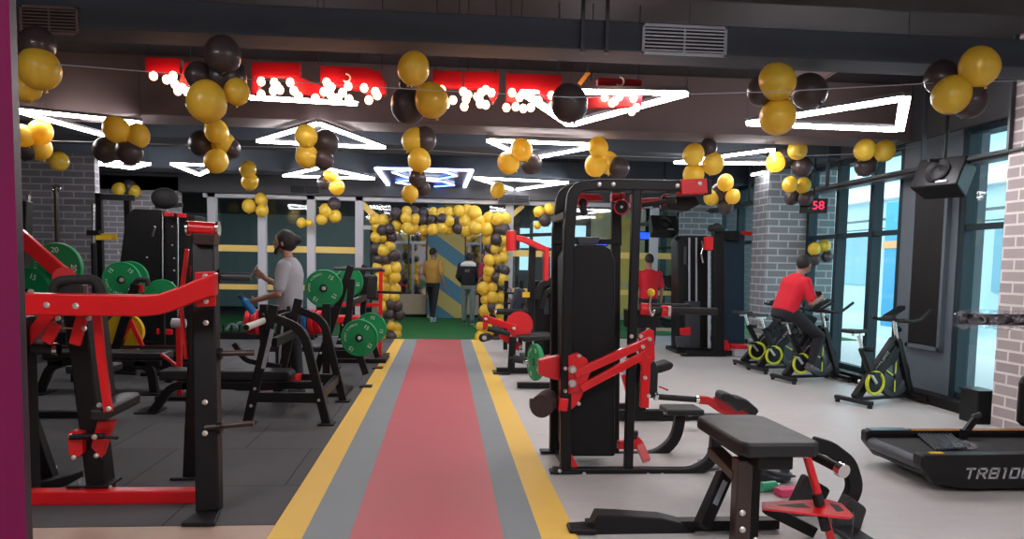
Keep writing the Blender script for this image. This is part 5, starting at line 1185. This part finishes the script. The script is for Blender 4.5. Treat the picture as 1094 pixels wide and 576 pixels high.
c = pZ(842, 530); solo('soap_box', MB().box((c.x, c.y, .03), (.16, .08, .05), Matrix.Rotation(.2, 3, 'Z')), mat('pink_box', (.72, .05, .16), .5), 'bright pink box on the floor beside the green bottle', 'box', (c.x, c.y, 0), bevel=.006)
# ---------------------------------------------------------------- exercise bikes
BIKE = {}
def make_bike(label, loc, ang):
    t = T('exercise_bike', label, 'exercise bike', (0, 0, 0), 'spin bikes in a row along the windows')
    for x, n in ((0, 'rear_stabilizer'), (.84, 'front_stabilizer')):
        s = t.part(n, MB().bar((x, -.24, .055), (x, .24, .055), .045, .07, (0, 0, 1)), BLACK, bevel=.008)
        for y in (-.22, .22): t.part('rubber_foot', MB().cyl((x, y, .0), (x, y, .04), .026, 16), RUBBER, parent=s, bevel=0)
    t.part('base_rail', MB().bar((0, 0, .065), (.84, 0, .065), .035, .06), BLACK, bevel=.006)
    t.part('transport_wheel', MB().cyl((.90, -.17, .04), (.90, -.13, .04), .035), RUBBER, bevel=0); t.part('transport_wheel', MB().cyl((.90, .13, .04), (.90, .17, .04), .035), RUBBER, bevel=0)
    t.part('main_frame', MB().path([(.02, 0, .07), (.22, 0, .30), (.56, 0, .70)], .07, .10, (0, 1, 0), .1), BLACK, bevel=.012)
    t.part('front_fork', MB().bar((.56, 0, .70), (.80, 0, .09), .14, .07, (0, 1, 0)), BLACK, bevel=.012)
    t.part('seat_tube', MB().bar((.26, 0, .30), (.08, 0, .62), .06, .07, (0, 1, 0)), BLACK, bevel=.01)
    t.part('seat_post', MB().cyl((.09, 0, .60), (.02, 0, .77), .018), CHROME, bevel=0)
    t.part('post_knob', MB().cyl((.13, -.03, .60), (.16, -.09, .60), .025), BLACK, bevel=0)
    t.part('saddle', MB().prism([(-.15, -.09, .78), (-.15, .09, .78), (-.02, .07, .78), (.06, .025, .775), (.14, .018, .775), (.14, -.018, .775), (.06, -.025, .775), (-.02, -.07, .78)], (0, 0, .045)), PAD, bevel=.016)
    t.part('saddle_slider', MB().bar((-.06, 0, .765), (.10, 0, .765), .03, .025), STEEL)
    fw = t.part('flywheel', MB().lathe((.55, -.03, .29), (0, 1, 0), [(.02, 0), (.15, .012), (.17, -.004), (.215, -.004), (.215, .064), (.17, .064), (.15, .05), (.02, .06)], 48), GREYM, bevel=0)
    for a in (88, 150, 272):
        ca, sa = math.cos(math.radians(a)), math.sin(math.radians(a))
        t.part('spoke', MB().bar((.55+.04*ca, -.04, .29+.04*sa), (.55+.165*ca, -.04, .29+.165*sa), .008, .014, (0, 1, 0)), YELLOWG, parent=fw, bevel=0)
    t.part('side_cover', MB().prism([(.16, -.065, .30), (.24, -.065, .17), (.36, -.065, .16), (.38, -.065, .36), (.56, -.065, .50), (.58, -.065, .60), (.52, -.065, .63), (.36, -.065, .47)], (0, .02, 0)), BLACK2, bevel=.01)
    t.part('belt_guard', MB().torus((.55, -.03, .29), (0, 1, 0), .225, .012, 40, 8), BLACK, bevel=0)
    ck = t.part('crank_cover', MB().cyl((.19, -.10, .245), (.19, -.065, .245), .112, 40), BLACK, bevel=0)
    t.part('yellow_ring', MB().torus((.19, -.10, .245), (0, 1, 0), .118, .018, 44, 8), YELLOWG, parent=ck, bevel=0)
    for s in (-1, 1):
        c = t.part('crank_arm', MB().bar((.19, s*.12, .245), (.19+s*.11, s*.13, .245-s*.12), .02, .03, (0, 1, 0)), STEEL, bevel=.003)
        t.part('pedal', MB().box((.19+s*.11, s*.18, .245-s*.12), (.10, .09, .025)), BLACK, parent=c, bevel=.005)
    t.part('handlebar_post', MB().cyl((.60, 0, .66), (.54, 0, .91), .024), CHROME, bevel=0)
    t.part('resistance_knob', MB().cyl((.56, 0, .84), (.63, 0, .80), .026), BLACK, bevel=0)
    t.part('handlebar', MB().tube([(.42, -.20, .93), (.54, -.22, .91), (.70, -.20, .93), (.88, -.17, 1.03)], .018, .08).tube([(.42, .20, .93), (.54, .22, .91), (.70, .20, .93), (.88, .17, 1.03)], .018, .08).cyl((.54, -.22, .91), (.54, .22, .91), .02), RUBBER, bevel=0)
    t.part('console', MB().prism([(.42, -.07, .93), (.42, .07, .93), (.64, .05, 1.04), (.64, -.05, 1.04)], (.01, 0, .035)), BLACK, bevel=.012)
    d = V(.34, 0, .40).normalized()
    text('FITNESS', V(.36, -.040, .465), d, V(-d.z, 0, d.x), .075, GREYINK, (0, 0, 0), t.o)
    t.o.location = loc; t.o.rotation_euler.z = ang
    return t
R_ = math.radians
b1 = make_bike('nearest exercise bike in front of the grey pier, nobody on it', (4.41, 7.92, 0), R_(18))
dup(b1.o, (4.37, 9.57, 0), R_(12), 'exercise bike the man in the red shirt sits on')
dup(b1.o, (4.40, 10.48, 0), R_(9), 'empty exercise bike directly beyond the seated rider')
dup(b1.o, (4.40, 11.06, 0), R_(3), 'farthest exercise bike at the foot of the brick column')
# ---------------------------------------------------------------- treadmill
def treadmill():
    y0, y1 = 4.72, 5.56; X0 = 3.10; X1 = 5.05
    t = T('treadmill', 'black treadmill with grey TRB100T lettering and an orange edge line at the right', 'treadmill', (4.0, 5.1, 0))
    def side(ya, yb, xs):
        return [(xs+.00, ya, .255), (xs+.0, ya, .17), (xs+.10, ya, .06), (xs+.32, ya, .025), (X1, ya, .025), (X1, ya, .255)]
    t.part('near_rail', MB().prism([V(p) for p in side(y0, 0, X0+.02)], (0, .12, 0)), BLACK, bevel=.02)
    t.part('far_rail', MB().prism([V(p) for p in side(y1-.10, 0, X0+.06)], (0, .10, 0)), BLACK, bevel=.02)
    t.part('deck', MB().box2((X0+.16, y0+.12, .14), (X1, y1-.10, .20)), BLACK2)
    t.part('running_belt', MB().box2((X0+.12, y0+.13, .20), (X1, y1-.11, .207)), RUBBER, bevel=0)
    t.part('rear_roller', MB().cyl((X0+.10, y0+.13, .165), (X0+.10, y1-.11, .165), .045), GREYM, bevel=0)
    t.part('tail_shroud', MB().prism([(X0+.08, y0+.10, .12), (X0+.10, y0+.10, .09), (X0+.22, y0+.10, .05), (X0+.22, y0+.10, .11)], (0, y1-y0-.2, 0)), BLACK, bevel=.01)
    OR = mat('orange_line', (.85, .33, .02), .45)
    t.part('orange_line', MB().box2((X0+.42, y1-.092, .256), (X1, y1-.07, .2595)), OR, bevel=0)
    t.part('rail_cap', MB().box2((X0+.10, y1-.10, .255), (X0+.40, y1-.005, .262)), mat('teal_grey_cap', (.10, .16, .19), .3), bevel=.003)
    t.part('yellow_badge', MB().box((X0+.15, y0+.06, .257), (.09, .045, .006)), YELLOWP, bevel=0)
    t.part('roller_foot', MB().cyl((X0+.85, y0+.03, .014), (X0+.95, y0+.03, .014), .014), RUBBER, bevel=0)
    t.part('foot', MB().box((X0+.5, y1-.06, .012), (.1, .06, .024)).box((X0+1.7, y1-.06, .012), (.1, .06, .024)).box((X0+1.7, y0+.06, .012), (.1, .06, .024)), RUBBER, bevel=0)
    # lettering on the near side, drawn as block strokes
    W = {'T': [((0, 1), (1, 1)), ((.5, 1), (.5, 0))], 'R': [((0, 0), (0, 1)), ((0, 1), (1, 1)), ((1, 1), (1, .5)), ((1, .5), (0, .5)), ((.5, .5), (1, 0))],
         'B': [((0, 0), (0, 1)), ((0, 1), (1, 1)), ((1, 1), (1, 0)), ((0, .5), (1, .5)), ((0, 0), (1, 0))], '1': [((.6, 0), (.6, 1)), ((.25, 1), (.6, 1))],
         '0': [((0, 0), (0, 1)), ((0, 1), (1, 1)), ((1, 1), (1, 0)), ((0, 0), (1, 0))]}
    a = pY(1031, 511, y0-.002); s = .062; x = a.x
    for ch in 'TRB100T':
        mb = MB(); w_ = .054 if ch != '1' else .03
        for (u0, v0), (u1, v1) in W[ch]:
            p = V(x+u0*w_+v0*.014, y0-.0015, a.z+v0*s); q = V(x+u1*w_+v1*.014, y0-.0015, a.z+v1*s); d = (q-p).normalized()*.006
            mb.bar(p-d, q+d, .003, .013, (0, 1, 0))
        t.part('letter', mb, GREYINK, bevel=0); x += w_+.030
    # front mast + wrapped handrail
    t.part('mast', MB().bar((X1-.12, y0+.05, .2), (X1-.05, y0+.05, 1.2), .07, .09, (0, 1, 0)), BLACK, bevel=.01)
    t.part('mast', MB().bar((X1-.12, y1-.07, .2), (X1-.05, y1-.07, 1.2), .07, .09, (0, 1, 0)), BLACK, bevel=.01)
    t.part('console', MB().box((X1-.02, (y0+y1)/2, 1.27), (.10, y1-y0, .32), Matrix.Rotation(-.4, 3, 'Y')), BLACK, bevel=.03)
    a = pY(1022, 341, 5.0); b = V(X1-.05, 5.0, a.z)
    t.part('handrail', MB().path([a+V(.02, 0, 0), b], .07, .075, (0, 1, 0)), BLACK2, bevel=.02)
    t.part('rail_mount', MB().bar(b-V(.05, 0, 0), (b.x-.05, y0+.05, b.z), .05, .05), BLACK)
    # rucked plastic sleeve around the rail
    mb = MB(); rings = []; N = 26; n = 16
    for i in range(N+1):
        p = lerp(a-V(.015, 0, 0), b-V(.08, 0, 0), i/N)
        for k in range(n):
            th = 2*math.pi*k/n; rr = .068*(1+.10*math.sin(3*th+i*.9)+.08*math.sin(7*th+i*1.7)+.05*math.sin(i*2.3)) * (.55 if i in (0, N) else 1)
            rings.append((p.x, p.y+rr*math.cos(th)*.95, p.z+rr*math.sin(th)*.95))
    mb.add(rings, [(i*n+k, i*n+(k+1) % n, (i+1)*n+(k+1) % n, (i+1)*n+k) for i in range(N) for k in range(n)], True)
    t.part('plastic_sleeve', mb, glass_wrap, bevel=0)
    t.part('bottle_net', MB().lathe(pY(1094, 455, 5.0), (0, 0, 1), [(.02, 0), (.05, .03), (.05, .30), (.035, .34), (.01, .36)], 20), BLACK, bevel=0)
glass_wrap = bpy.data.materials.new('wrinkled_clear_wrap'); glass_wrap.use_nodes = True
nt = glass_wrap.node_tree; [nt.nodes.remove(n) for n in list(nt.nodes) if n.type != 'OUTPUT_MATERIAL']
tr = nt.nodes.new('ShaderNodeBsdfTransparent'); gl = nt.nodes.new('ShaderNodeBsdfPrincipled'); gl.inputs['Base Color'].default_value = (.55, .5, .55, 1); gl.inputs['Roughness'].default_value = .2
ns = nt.nodes.new('ShaderNodeTexNoise'); ns.inputs['Scale'].default_value = 12; ns.inputs['Distortion'].default_value = 1.5
tc = nt.nodes.new('ShaderNodeTexCoord'); rp = nt.nodes.new('ShaderNodeMapRange'); rp.inputs['From Min'].default_value = .42; rp.inputs['From Max'].default_value = .72; rp.inputs['To Max'].default_value = .5
bp = nt.nodes.new('ShaderNodeBump'); bp.inputs['Distance'].default_value = .02
mx = nt.nodes.new('ShaderNodeMixShader'); nt.links.new(tc.outputs['Object'], ns.inputs['Vector']); nt.links.new(ns.outputs['Fac'], rp.inputs['Value']); nt.links.new(rp.outputs['Result'], mx.inputs[0]); nt.links.new(ns.outputs['Fac'], bp.inputs['Height']); nt.links.new(bp.outputs[0], gl.inputs['Normal'])
nt.links.new(tr.outputs[0], mx.inputs[1]); nt.links.new(gl.outputs[0], mx.inputs[2]); nt.links.new(mx.outputs[0], nt.nodes['Material Output'].inputs['Surface'])
treadmill()
c0, c1, c2, c3 = [pZ(x, y, z) for x, y, z in ((977, 456, .27), (1012, 454, .27), (1034, 472, .265), (1000, 474, .265))]
t = T('ribbed_tray', 'grey ribbed rubber tray in clear wrap lying on the treadmill belt', 'tray', ((c0.x+c2.x)/2, (c0.y+c2.y)/2, .208))
up = V(0, 0, .0)
def zz(p, z): return V(p.x, p.y, z)
K = [zz(c0, .225), zz(c1, .225), zz(c2, .212), zz(c3, .212)]
t.part('mat', MB().prism([k for k in K][::-1], (0, 0, .012)), GREYM, bevel=.004)
rb = MB()
for i in range(9):
    f = (i+.5)/9; a = lerp(K[0], K[1], f); b = lerp(K[3], K[2], f); rb.bar(a+V(0, 0, .014), b+V(0, 0, .014), .006, .010)
t.part('ribs', rb, GREYM, bevel=0)
t.part('wrap', MB().ell(lerp(K[2], K[3], .2)+V(.02, 0, .03), (.10, .06, .028), None, 16, 10, lambda v: v*(1+.2*math.sin(7*v.x)*math.sin(6*v.y+1))), glass_wrap, bevel=0)
t = T('phone_arm', 'black jointed arm lying beside the ribbed tray on the treadmill', 'arm', V(pZ(1036, 455, .25).x, pZ(1036, 455, .25).y, .208))
a = pZ(1030, 463, .25); b = pZ(1043, 446, .36)
t.part('joint', MB().cyl(a-V(0, 0, .035), a+V(0, 0, .03), .03), BLACK, bevel=0); t.part('arm_bar', MB().bar(a, b, .03, .05, (0, 1, 0)), BLACK); t.part('knob', MB().cyl(b-V(.03, 0, 0), b+V(.03, 0, .02), .022), GREYM, bevel=0)
c = pZ(1040, 447); t = T('low_black_box', 'black floor box beside the brick corner behind the treadmill', 'box', (5.17, 7.0, 0))
t.part('body', MB().box2((5.08, 6.9, 0), (5.27, 7.16, .30)), BLACK2, bevel=.01); t.part('lid', MB().box2((5.07, 6.89, .30), (5.275, 7.17, .325)), BLACK, bevel=.005)
# ---------------------------------------------------------------- people
def fuse(o, vox=.012, sm=6):
    r = o.modifiers.new('remesh', 'REMESH'); r.mode = 'VOXEL'; r.voxel_size = vox; r.use_smooth_shade = True
    s = o.modifiers.new('smooth', 'SMOOTH'); s.factor = .5; s.iterations = sm
def limb(mb, pts, rs, n=14):
    pts = [V(p) for p in pts]
    P, S = [], []
    for i in range(len(pts)-1):
        for k in range(5):
            f = k/5; P.append(lerp(pts[i], pts[i+1], f)); S.append(rs[i]*(1-f)+rs[i+1]*f)
    P.append(pts[-1]); S.append(rs[-1])
    for i, p in enumerate(pts): mb.ell(p, rs[i]*1.0, nu=14, nv=10)
    side = (pts[-1]-pts[0]).orthogonal()
    mb.sweep(P, [(math.cos(2*math.pi*k/n), math.sin(2*math.pi*k/n)) for k in range(n)], side, 0, True, True, S)
def loft(mb, rings, n=24):
    vs = []
    for c, w, d, side, fwd in rings:
        c = V(c)
        for k in range(n):
            a = 2*math.pi*k/n; ca, sa = math.cos(a), math.sin(a); e = .8
            vs.append(c + side*w*math.copysign(abs(ca)**e, ca) + fwd*d*math.copysign(abs(sa)**e, sa))
    m = len(rings)
    fs = [(i*n+k, i*n+(k+1) % n, (i+1)*n+(k+1) % n, (i+1)*n+k) for i in range(m-1) for k in range(n)]
    fs += [tuple(range(n))[::-1], tuple((m-1)*n+k for k in range(n))]
    mb.add(vs, fs, True)
def hand(mb, wrist, d, palmn, s=1.0, curl=.6):
    """palm, four fingers of unequal length and a thumb from the side of the palm"""
    d = V(d).normalized(); pn = V(palmn); pn = (pn-d*pn.dot(d)).normalized(); sd = d.cross(pn)
    c = V(wrist)+d*.05*s
    R = Matrix((sd, d, pn)).transposed(); mb.ell(c, (.040*s, .052*s, .017*s), R, 14, 10)
    for i, (off, L) in enumerate(((-.030, .060), (-.010, .075), (.011, .070), (.030, .055))):
        p = c+sd*off*s+d*.038*s; q = p+(d*math.cos(curl*.4)+pn*math.sin(curl*.4))*L*.5*s; r = q+(d*math.cos(curl*1.5)+pn*math.sin(curl*1.5))*L*.5*s
        limb(mb, [p, q, r], [.0095*s, .0085*s, .007*s], 8)
    p = c+sd*-.032*s-d*.015*s; q = p+(d*.6-sd*.6+pn*.3).normalized()*.035*s; limb(mb, [p, q, q+(d*.9+pn*.4).normalized()*.03*s], [.012*s, .010*s, .008*s], 8)
def person(label, org, ang, J, look=0.0, skin=None, top=None, bottom=None, shoe=None, hair='short', scale=1.0, sole=True, tilt=0.0, bare_arm=True, stripe=None):
    """J: joints in the person's own frame (x right, y forward, z up)."""
    M = Matrix.Translation(V(org)) @ Matrix.Rotation(ang, 4, 'Z') @ Matrix.Scale(scale, 4)
    w = {k: M @ V(v) for k, v in J.items()}
    F = (M.to_3x3() @ V(0, 1, 0)).normalized(); S = (M.to_3x3() @ V(1, 0, 0)).normalized(); Z = V(0, 0, 1)
    t = T('person', label, 'person', org)
    up = (w['chest']-w['pelvis']).normalized(); fw = (F-up*F.dot(up)).normalized(); k = scale
    b = MB()
    loft(b, [(w['pelvis']-up*.06*k, .15*k, .10*k, S, fw), (w['pelvis']+up*.06*k, .15*k, .10*k, S, fw), (lerp(w['pelvis'], w['chest'], .5), .135*k, .09*k, S, fw), (w['chest'], .17*k, .10*k, S, fw), (w['chest']+up*.06*k, .10*k, .07*k, S, fw)])
    limb(b, [w['chest']+up*.03*k, w['neck'], w['head']-up*.03*k], [.06*k, .052*k, .05*k])
    Rh = Matrix.Rotation(ang+look, 3, 'Z') @ Matrix.Rotation(-tilt, 3, 'X'); hd = w['head']
    h = lambda x, y, z: hd + Rh @ V(x*k, y*k, z*k)
    def skull(v): return V(v.x*(1-.16*max(0, -v.z)), v.y*(1+.06*max(0, v.z)), v.z)
    b.ell(hd+Z*.01*k, (.078*k, .098*k, .118*k), Rh, 22, 16, skull)
    b.ell(h(0, .072, -.072), (.034*k, .032*k, .03*k), Rh)                     # jaw and chin
    limb(b, [h(0, .094, .015), h(0, .114, -.018)], [.008*k, .014*k], 8)       # nose
    for s in (-1, 1): b.ell(h(s*.079, -.005, -.005), (.012*k, .02*k, .032*k), Rh, 10, 8)
    b.ell(h(0, .098, -.045), (.026*k, .008*k, .009*k), Rh, 10, 6)
    for s in 'LR':
        limb(b, [w['sh'+s], w['el'+s], w['wr'+s]], [.050*k, .040*k, .027*k])
        sg = -1 if s == 'L' else 1
        hand(b, w['wr'+s], (w['wr'+s]-w['el'+s]).normalized()*.75+(w.get('grip'+s, w['wr'+s]+(w['wr'+s]-w['el'+s])*.3)-w['wr'+s]).normalized(), -S*sg, k*.95)
        limb(b, [w['hip'+s], w['kn'+s], w['an'+s]], [.08*k, .055*k, .040*k])
    body = t.part('body', b, skin or SKIN, bevel=0); fuse(body, .009, 3)
    # face details
    for s in (-1, 1):
        t.part('eye', MB().ell(h(s*.03, .091, .012), (.012*k, .007*k, .007*k), Rh, 10, 6), POST, parent=body, bevel=0)
        t.part('eyebrow', MB().ell(h(s*.031, .097, .034), (.02*k, .006*k, .005*k), Rh, 10, 6), HAIR, parent=body, bevel=0)
    t.part('lips', MB().ell(h(0, .105, -.046), (.022*k, .005*k, .007*k), Rh, 10, 6), mat('lips', (.30, .10, .08), .5) if 'lips' not in MATS else MATS['lips'], parent=body, bevel=0)
    hb = MB(); hb.ell(h(0, -.014, .036), (.086*k, .100*k, .108*k), Rh, 22, 14, lambda v: V(v.x, v.y, max(v.z, -.42-.5*max(0, -v.y))))
    if hair == 'bun':
        hb.ell(h(0, -.03, .02), (.092*k, .112*k, .115*k), Rh); hb.ell(h(0, -.135, .035), (.045*k, .045*k, .05*k), Rh)
        limb(hb, [h(-.07, .03, -.03), h(-.05, .07, -.075), h(0, .09, -.10), h(.05, .07, -.075), h(.07, .03, -.03)], [.010*k, .018*k, .022*k, .018*k, .010*k], 10)
    hr = t.part('hair', hb, HAIR, bevel=0); fuse(hr, .010, 1)
    # shirt
    sb = MB()
    rings = [(w['pelvis']-up*.03*k, .175*k, .125*k, S, fw), (w['pelvis']+up*.10*k, .178*k, .132*k, S, fw), (lerp(w['pelvis'], w['chest'], .5), .175*k, .132*k, S, fw), (lerp(w['pelvis'], w['chest'], .8), .195*k, .138*k, S, fw), (w['chest'], .195*k, .115*k, S, fw), (w['chest']+up*.055*k, .13*k, .085*k, S, fw), (w['chest']+up*.09*k, .07*k, .065*k, S, fw)]
    loft(sb, rings)
    for s in 'LR': limb(sb, [w['sh'+s]+S*0, lerp(w['sh'+s], w['el'+s], .78)], [.070*k, .062*k]) if bare_arm else limb(sb, [w['sh'+s], w['el'+s], w['wr'+s]], [.070*k, .056*k, .044*k])
    sh = t.part('shirt', sb, top or TEER, bevel=0); fuse(sh, .011, 6)
    # trousers
    tb = MB()
    loft(tb, [(w['pelvis']-up*.13*k, .14*k, .11*k, S, fw), (w['pelvis']-up*.05*k, .172*k, .118*k, S, fw), (w['pelvis']+up*.02*k, .165*k, .11*k, S, fw)])
    for s in 'LR': limb(tb, [w['hip'+s]-Z*.0, w['kn'+s], w['an'+s]+(w['kn'+s]-w['an'+s]).normalized()*.05*k], [.095*k, .070*k, .055*k])
    tr_ = t.part('trousers', tb, bottom or PANTB, bevel=0); fuse(tr_, .012, 5)
    if stripe:
        for s in 'LR':
            sg = 1 if s == 'R' else -1
            t.part('side_stripe', MB().bar(w['kn'+s]+S*sg*.068*k, w['hip'+s]+S*sg*.095*k, .02, .03, F).bar(w['kn'+s]+S*sg*.068*k, w['an'+s]+S*sg*.052*k, .02, .03, F), stripe, parent=tr_, bevel=.003)
    # shoes
    for s in 'LR':
        a = w['an'+s]; td = (w.get('toe'+s, a+F*.15*k)-a); td.normalize() ; upv = (Z-td*td.z).normalized()
        sd = td.cross(upv); R = Matrix((sd, td, upv)).transposed()
        m1 = MB().ell(a+td*.055*k-upv*.035*k, (.045*k, .135*k, .04*k), R, 18, 12).ell(a-td*.02*k-upv*.01*k, (.04*k, .05*k, .055*k), R, 14, 10)
        so = t.part('shoe', m1, shoe or SHOE, bevel=0); fuse(so, .009, 2)
        if sole: t.part('sole', MB().ell(a+td*.055*k-upv*.066*k, (.047*k, .14*k, .014*k), R, 18, 8), SOLE, parent=so, bevel=0)
    return t, w
def stand(step=0.0, arms=None):
    J = dict(pelvis=(0, 0, .95), chest=(0, .0, 1.38), neck=(0, .0, 1.50), head=(0, .02, 1.62), hipL=(-.09, 0, .90), hipR=(.09, 0, .90),
             knL=(-.10, step*.4, .50), knR=(.10, -step*.25, .50), anL=(-.10, step*.5, .085), anR=(.10, -step*.6, .085),
             shL=(-.19, 0, 1.38), shR=(.19, 0, 1.38), elL=(-.25, -.03, 1.11), elR=(.25, -.03, 1.11), wrL=(-.24, .06, .87), wrR=(.24, .06, .87))
    if arms: J.update(arms)
    return J
# man in the grey shirt, faces left with phone and bottle
c = pY(309, 300, 8.3)
J = stand(.12, dict(elL=(-.25, .04, 1.10), wrL=(-.17, .28, 1.03), elR=(.24, .10, 1.13), wrR=(.12, .30, 1.25), gripR=(.10, .36, 1.33), head=(0, .05, 1.62), neck=(0, .02, 1.50)))
# facing -X: local +y -> world -X, so the right hand side points towards +Y
t, w = person('person in a grey shirt with tied back hair holding a phone and blue bottle', (c.x, 8.3, .008), math.radians(84), J, look=0, top=TEEG, bottom=PANTB, shoe=SHOED, hair='bun', stripe=POST, scale=1.0)
# left hand (near the camera side is local -x -> world -Y)
q = w['wrR']+V(-.10, -.02, .08)
p = T('smartphone', 'white smartphone in the raised hand of the person in grey', 'phone', q); Rp = Matrix.Rotation(.5, 3, 'Y') @ Matrix.Rotation(.2, 3, 'Z')
p.part('case', MB().box(q, (.010, .06, .13), Rp), POST, bevel=.004); p.part('display', MB().box(q+Rp @ V(.0075, 0, 0), (.001, .052, .112), Rp), BLACK, bevel=0)
q = w['wrL']+V(-.11, 0, -.03)
p = T('water_bottle', 'blue bottle held low by the person in grey', 'bottle', q-V(0, 0, .1)); ax = V(-.55, -.2, .8).normalized()
p.part('body', MB().lathe(q-ax*.13, ax, [(.001, 0), (.036, .0), (.038, .02), (.038, .15), (.022, .18), (.022, .19)], 24), mat('blue_bottle', (.02, .22, .55), .3), bevel=0)
p.part('cap', MB().lathe(q+ax*.06, ax, [(.026, 0), (.026, .045), (.001, .047)], 20), mat('dark_blue_cap', (.01, .03, .12), .4), bevel=0)
# yellow shirt, walking away on the turf
c = pZ(462, 343.5, .02)
J = stand(.34, dict(elR=(.27, -.08, 1.12), wrR=(.29, .02, .88), elL=(-.25, .05, 1.12), wrL=(-.2, .2, .95)))
person('person in a mustard shirt and black trousers walking on the turf', (c.x, c.y, .02), math.radians(-28), J, look=-.3, top=TEEY, bottom=PANTB, shoe=SHOE, scale=1.02)
# black and white jacket
c = pZ(500, 347, .02)
t, w = person('person in a black jacket with white shoulders on the turf', (c.x, c.y, .02), math.radians(-12), stand(.05, dict(head=(0, .08, 1.53), neck=(0, .04, 1.44), wrR=(.2, .16, 1.0), wrL=(-.2, .16, 1.0))), top=PANTB, bottom=PANTG, shoe=SHOED, bare_arm=False, scale=1.0)
F = V(math.sin(math.radians(12)), math.cos(math.radians(12)), 0); S = V(F.y, -F.x, 0)
mb = MB(); loft(mb, [(w['chest']-V(0, 0, .02), .215, .135, S, F), (w['chest']+V(0, 0, .05), .185, .12, S, F), (w['chest']+V(0, 0, .10), .09, .085, S, F)]); y_ = t.part('white_yoke', mb, SOLE, bevel=0); fuse(y_, .012, 3)
text('FIT', w['chest']-F*.150-V(0, 0, .13), S, (0, 0, 1), .09, GREYINK, t.base, t.o)
# red shirt standing at the back right
c = pZ(691, 371)
person('person in a red shirt standing with their back turned beyond the cable machine', (c.x, c.y, 0), math.radians(6), stand(.06, dict(elR=(.27, .02, 1.10), wrR=(.30, .12, .90))), top=TEER, bottom=PANTB, shoe=SHOED, scale=.955)
# dark figure close to the right leg of the arch
c = pZ(513, 352, .02)
person('person in a dark red top partly hidden behind the right leg of the balloon arch', (c.x+.12, c.y+.6, .02), math.radians(60), stand(.05), top=mat('dark_red_top', (.35, .02, .04), .8), bottom=PANTB, shoe=SHOED, scale=1.0)
# rider
c = V(4.37, 9.57, 0); h = math.radians(12)
J = dict(pelvis=(0, -.03, .93), chest=(0, .13, 1.30), neck=(0, .19, 1.40), head=(0, .24, 1.50), hipL=(-.09, .03, .88), hipR=(.09, .03, .88),
         knL=(-.12, .46, .78), knR=(.12, .42, .60), anL=(-.12, .32, .42), anR=(.12, .30, .22), toeR=(.12, .5, .17), toeL=(-.12, .5, .39),
         shL=(-.19, .13, 1.29), shR=(.19, .13, 1.29), elL=(-.24, .22, 1.04), elR=(.24, .20, 1.03), wrL=(-.14, .42, 1.09), wrR=(.13, .40, 1.08))
t, w = person('person in a red shirt riding an exercise bike and looking at a phone', tuple(c), h-math.pi/2, J, look=.35, top=TEER, bottom=PANTB, shoe=SHOED, sole=False, tilt=-.15)
q = (w['wrL']+w['wrR'])/2+V(.08, .02, .05)
p = T('smartphone', 'dark phone held in front of the rider in the red shirt', 'phone', q); p.part('case', MB().box(q, (.012, .15, .075), Matrix.Rotation(-.5, 3, 'Y')), BLACK, bevel=.004); p.part('display', MB().box(q+V(-.006, 0, .004), (.002, .13, .065), Matrix.Rotation(-.5, 3, 'Y')), GREYM, bevel=0)
cam = bpy.data.cameras.new('camera'); co = bpy.data.objects.new('camera', cam); COL.objects.link(co)
co.matrix_world = Matrix.Translation(CAMLOC) @ RM.to_4x4()
cam.sensor_fit = 'HORIZONTAL'; cam.sensor_width = 36; cam.lens = 36*FPX/1094; cam.shift_y = SHY/1094; cam.clip_start = .05; cam.clip_end = 200
sc.camera = co
sc.view_settings.view_transform = 'Standard'; sc.view_settings.look = 'None'; sc.view_settings.gamma = 1; sc.view_settings.use_curve_mapping = False
sc.view_settings.exposure = 0.38
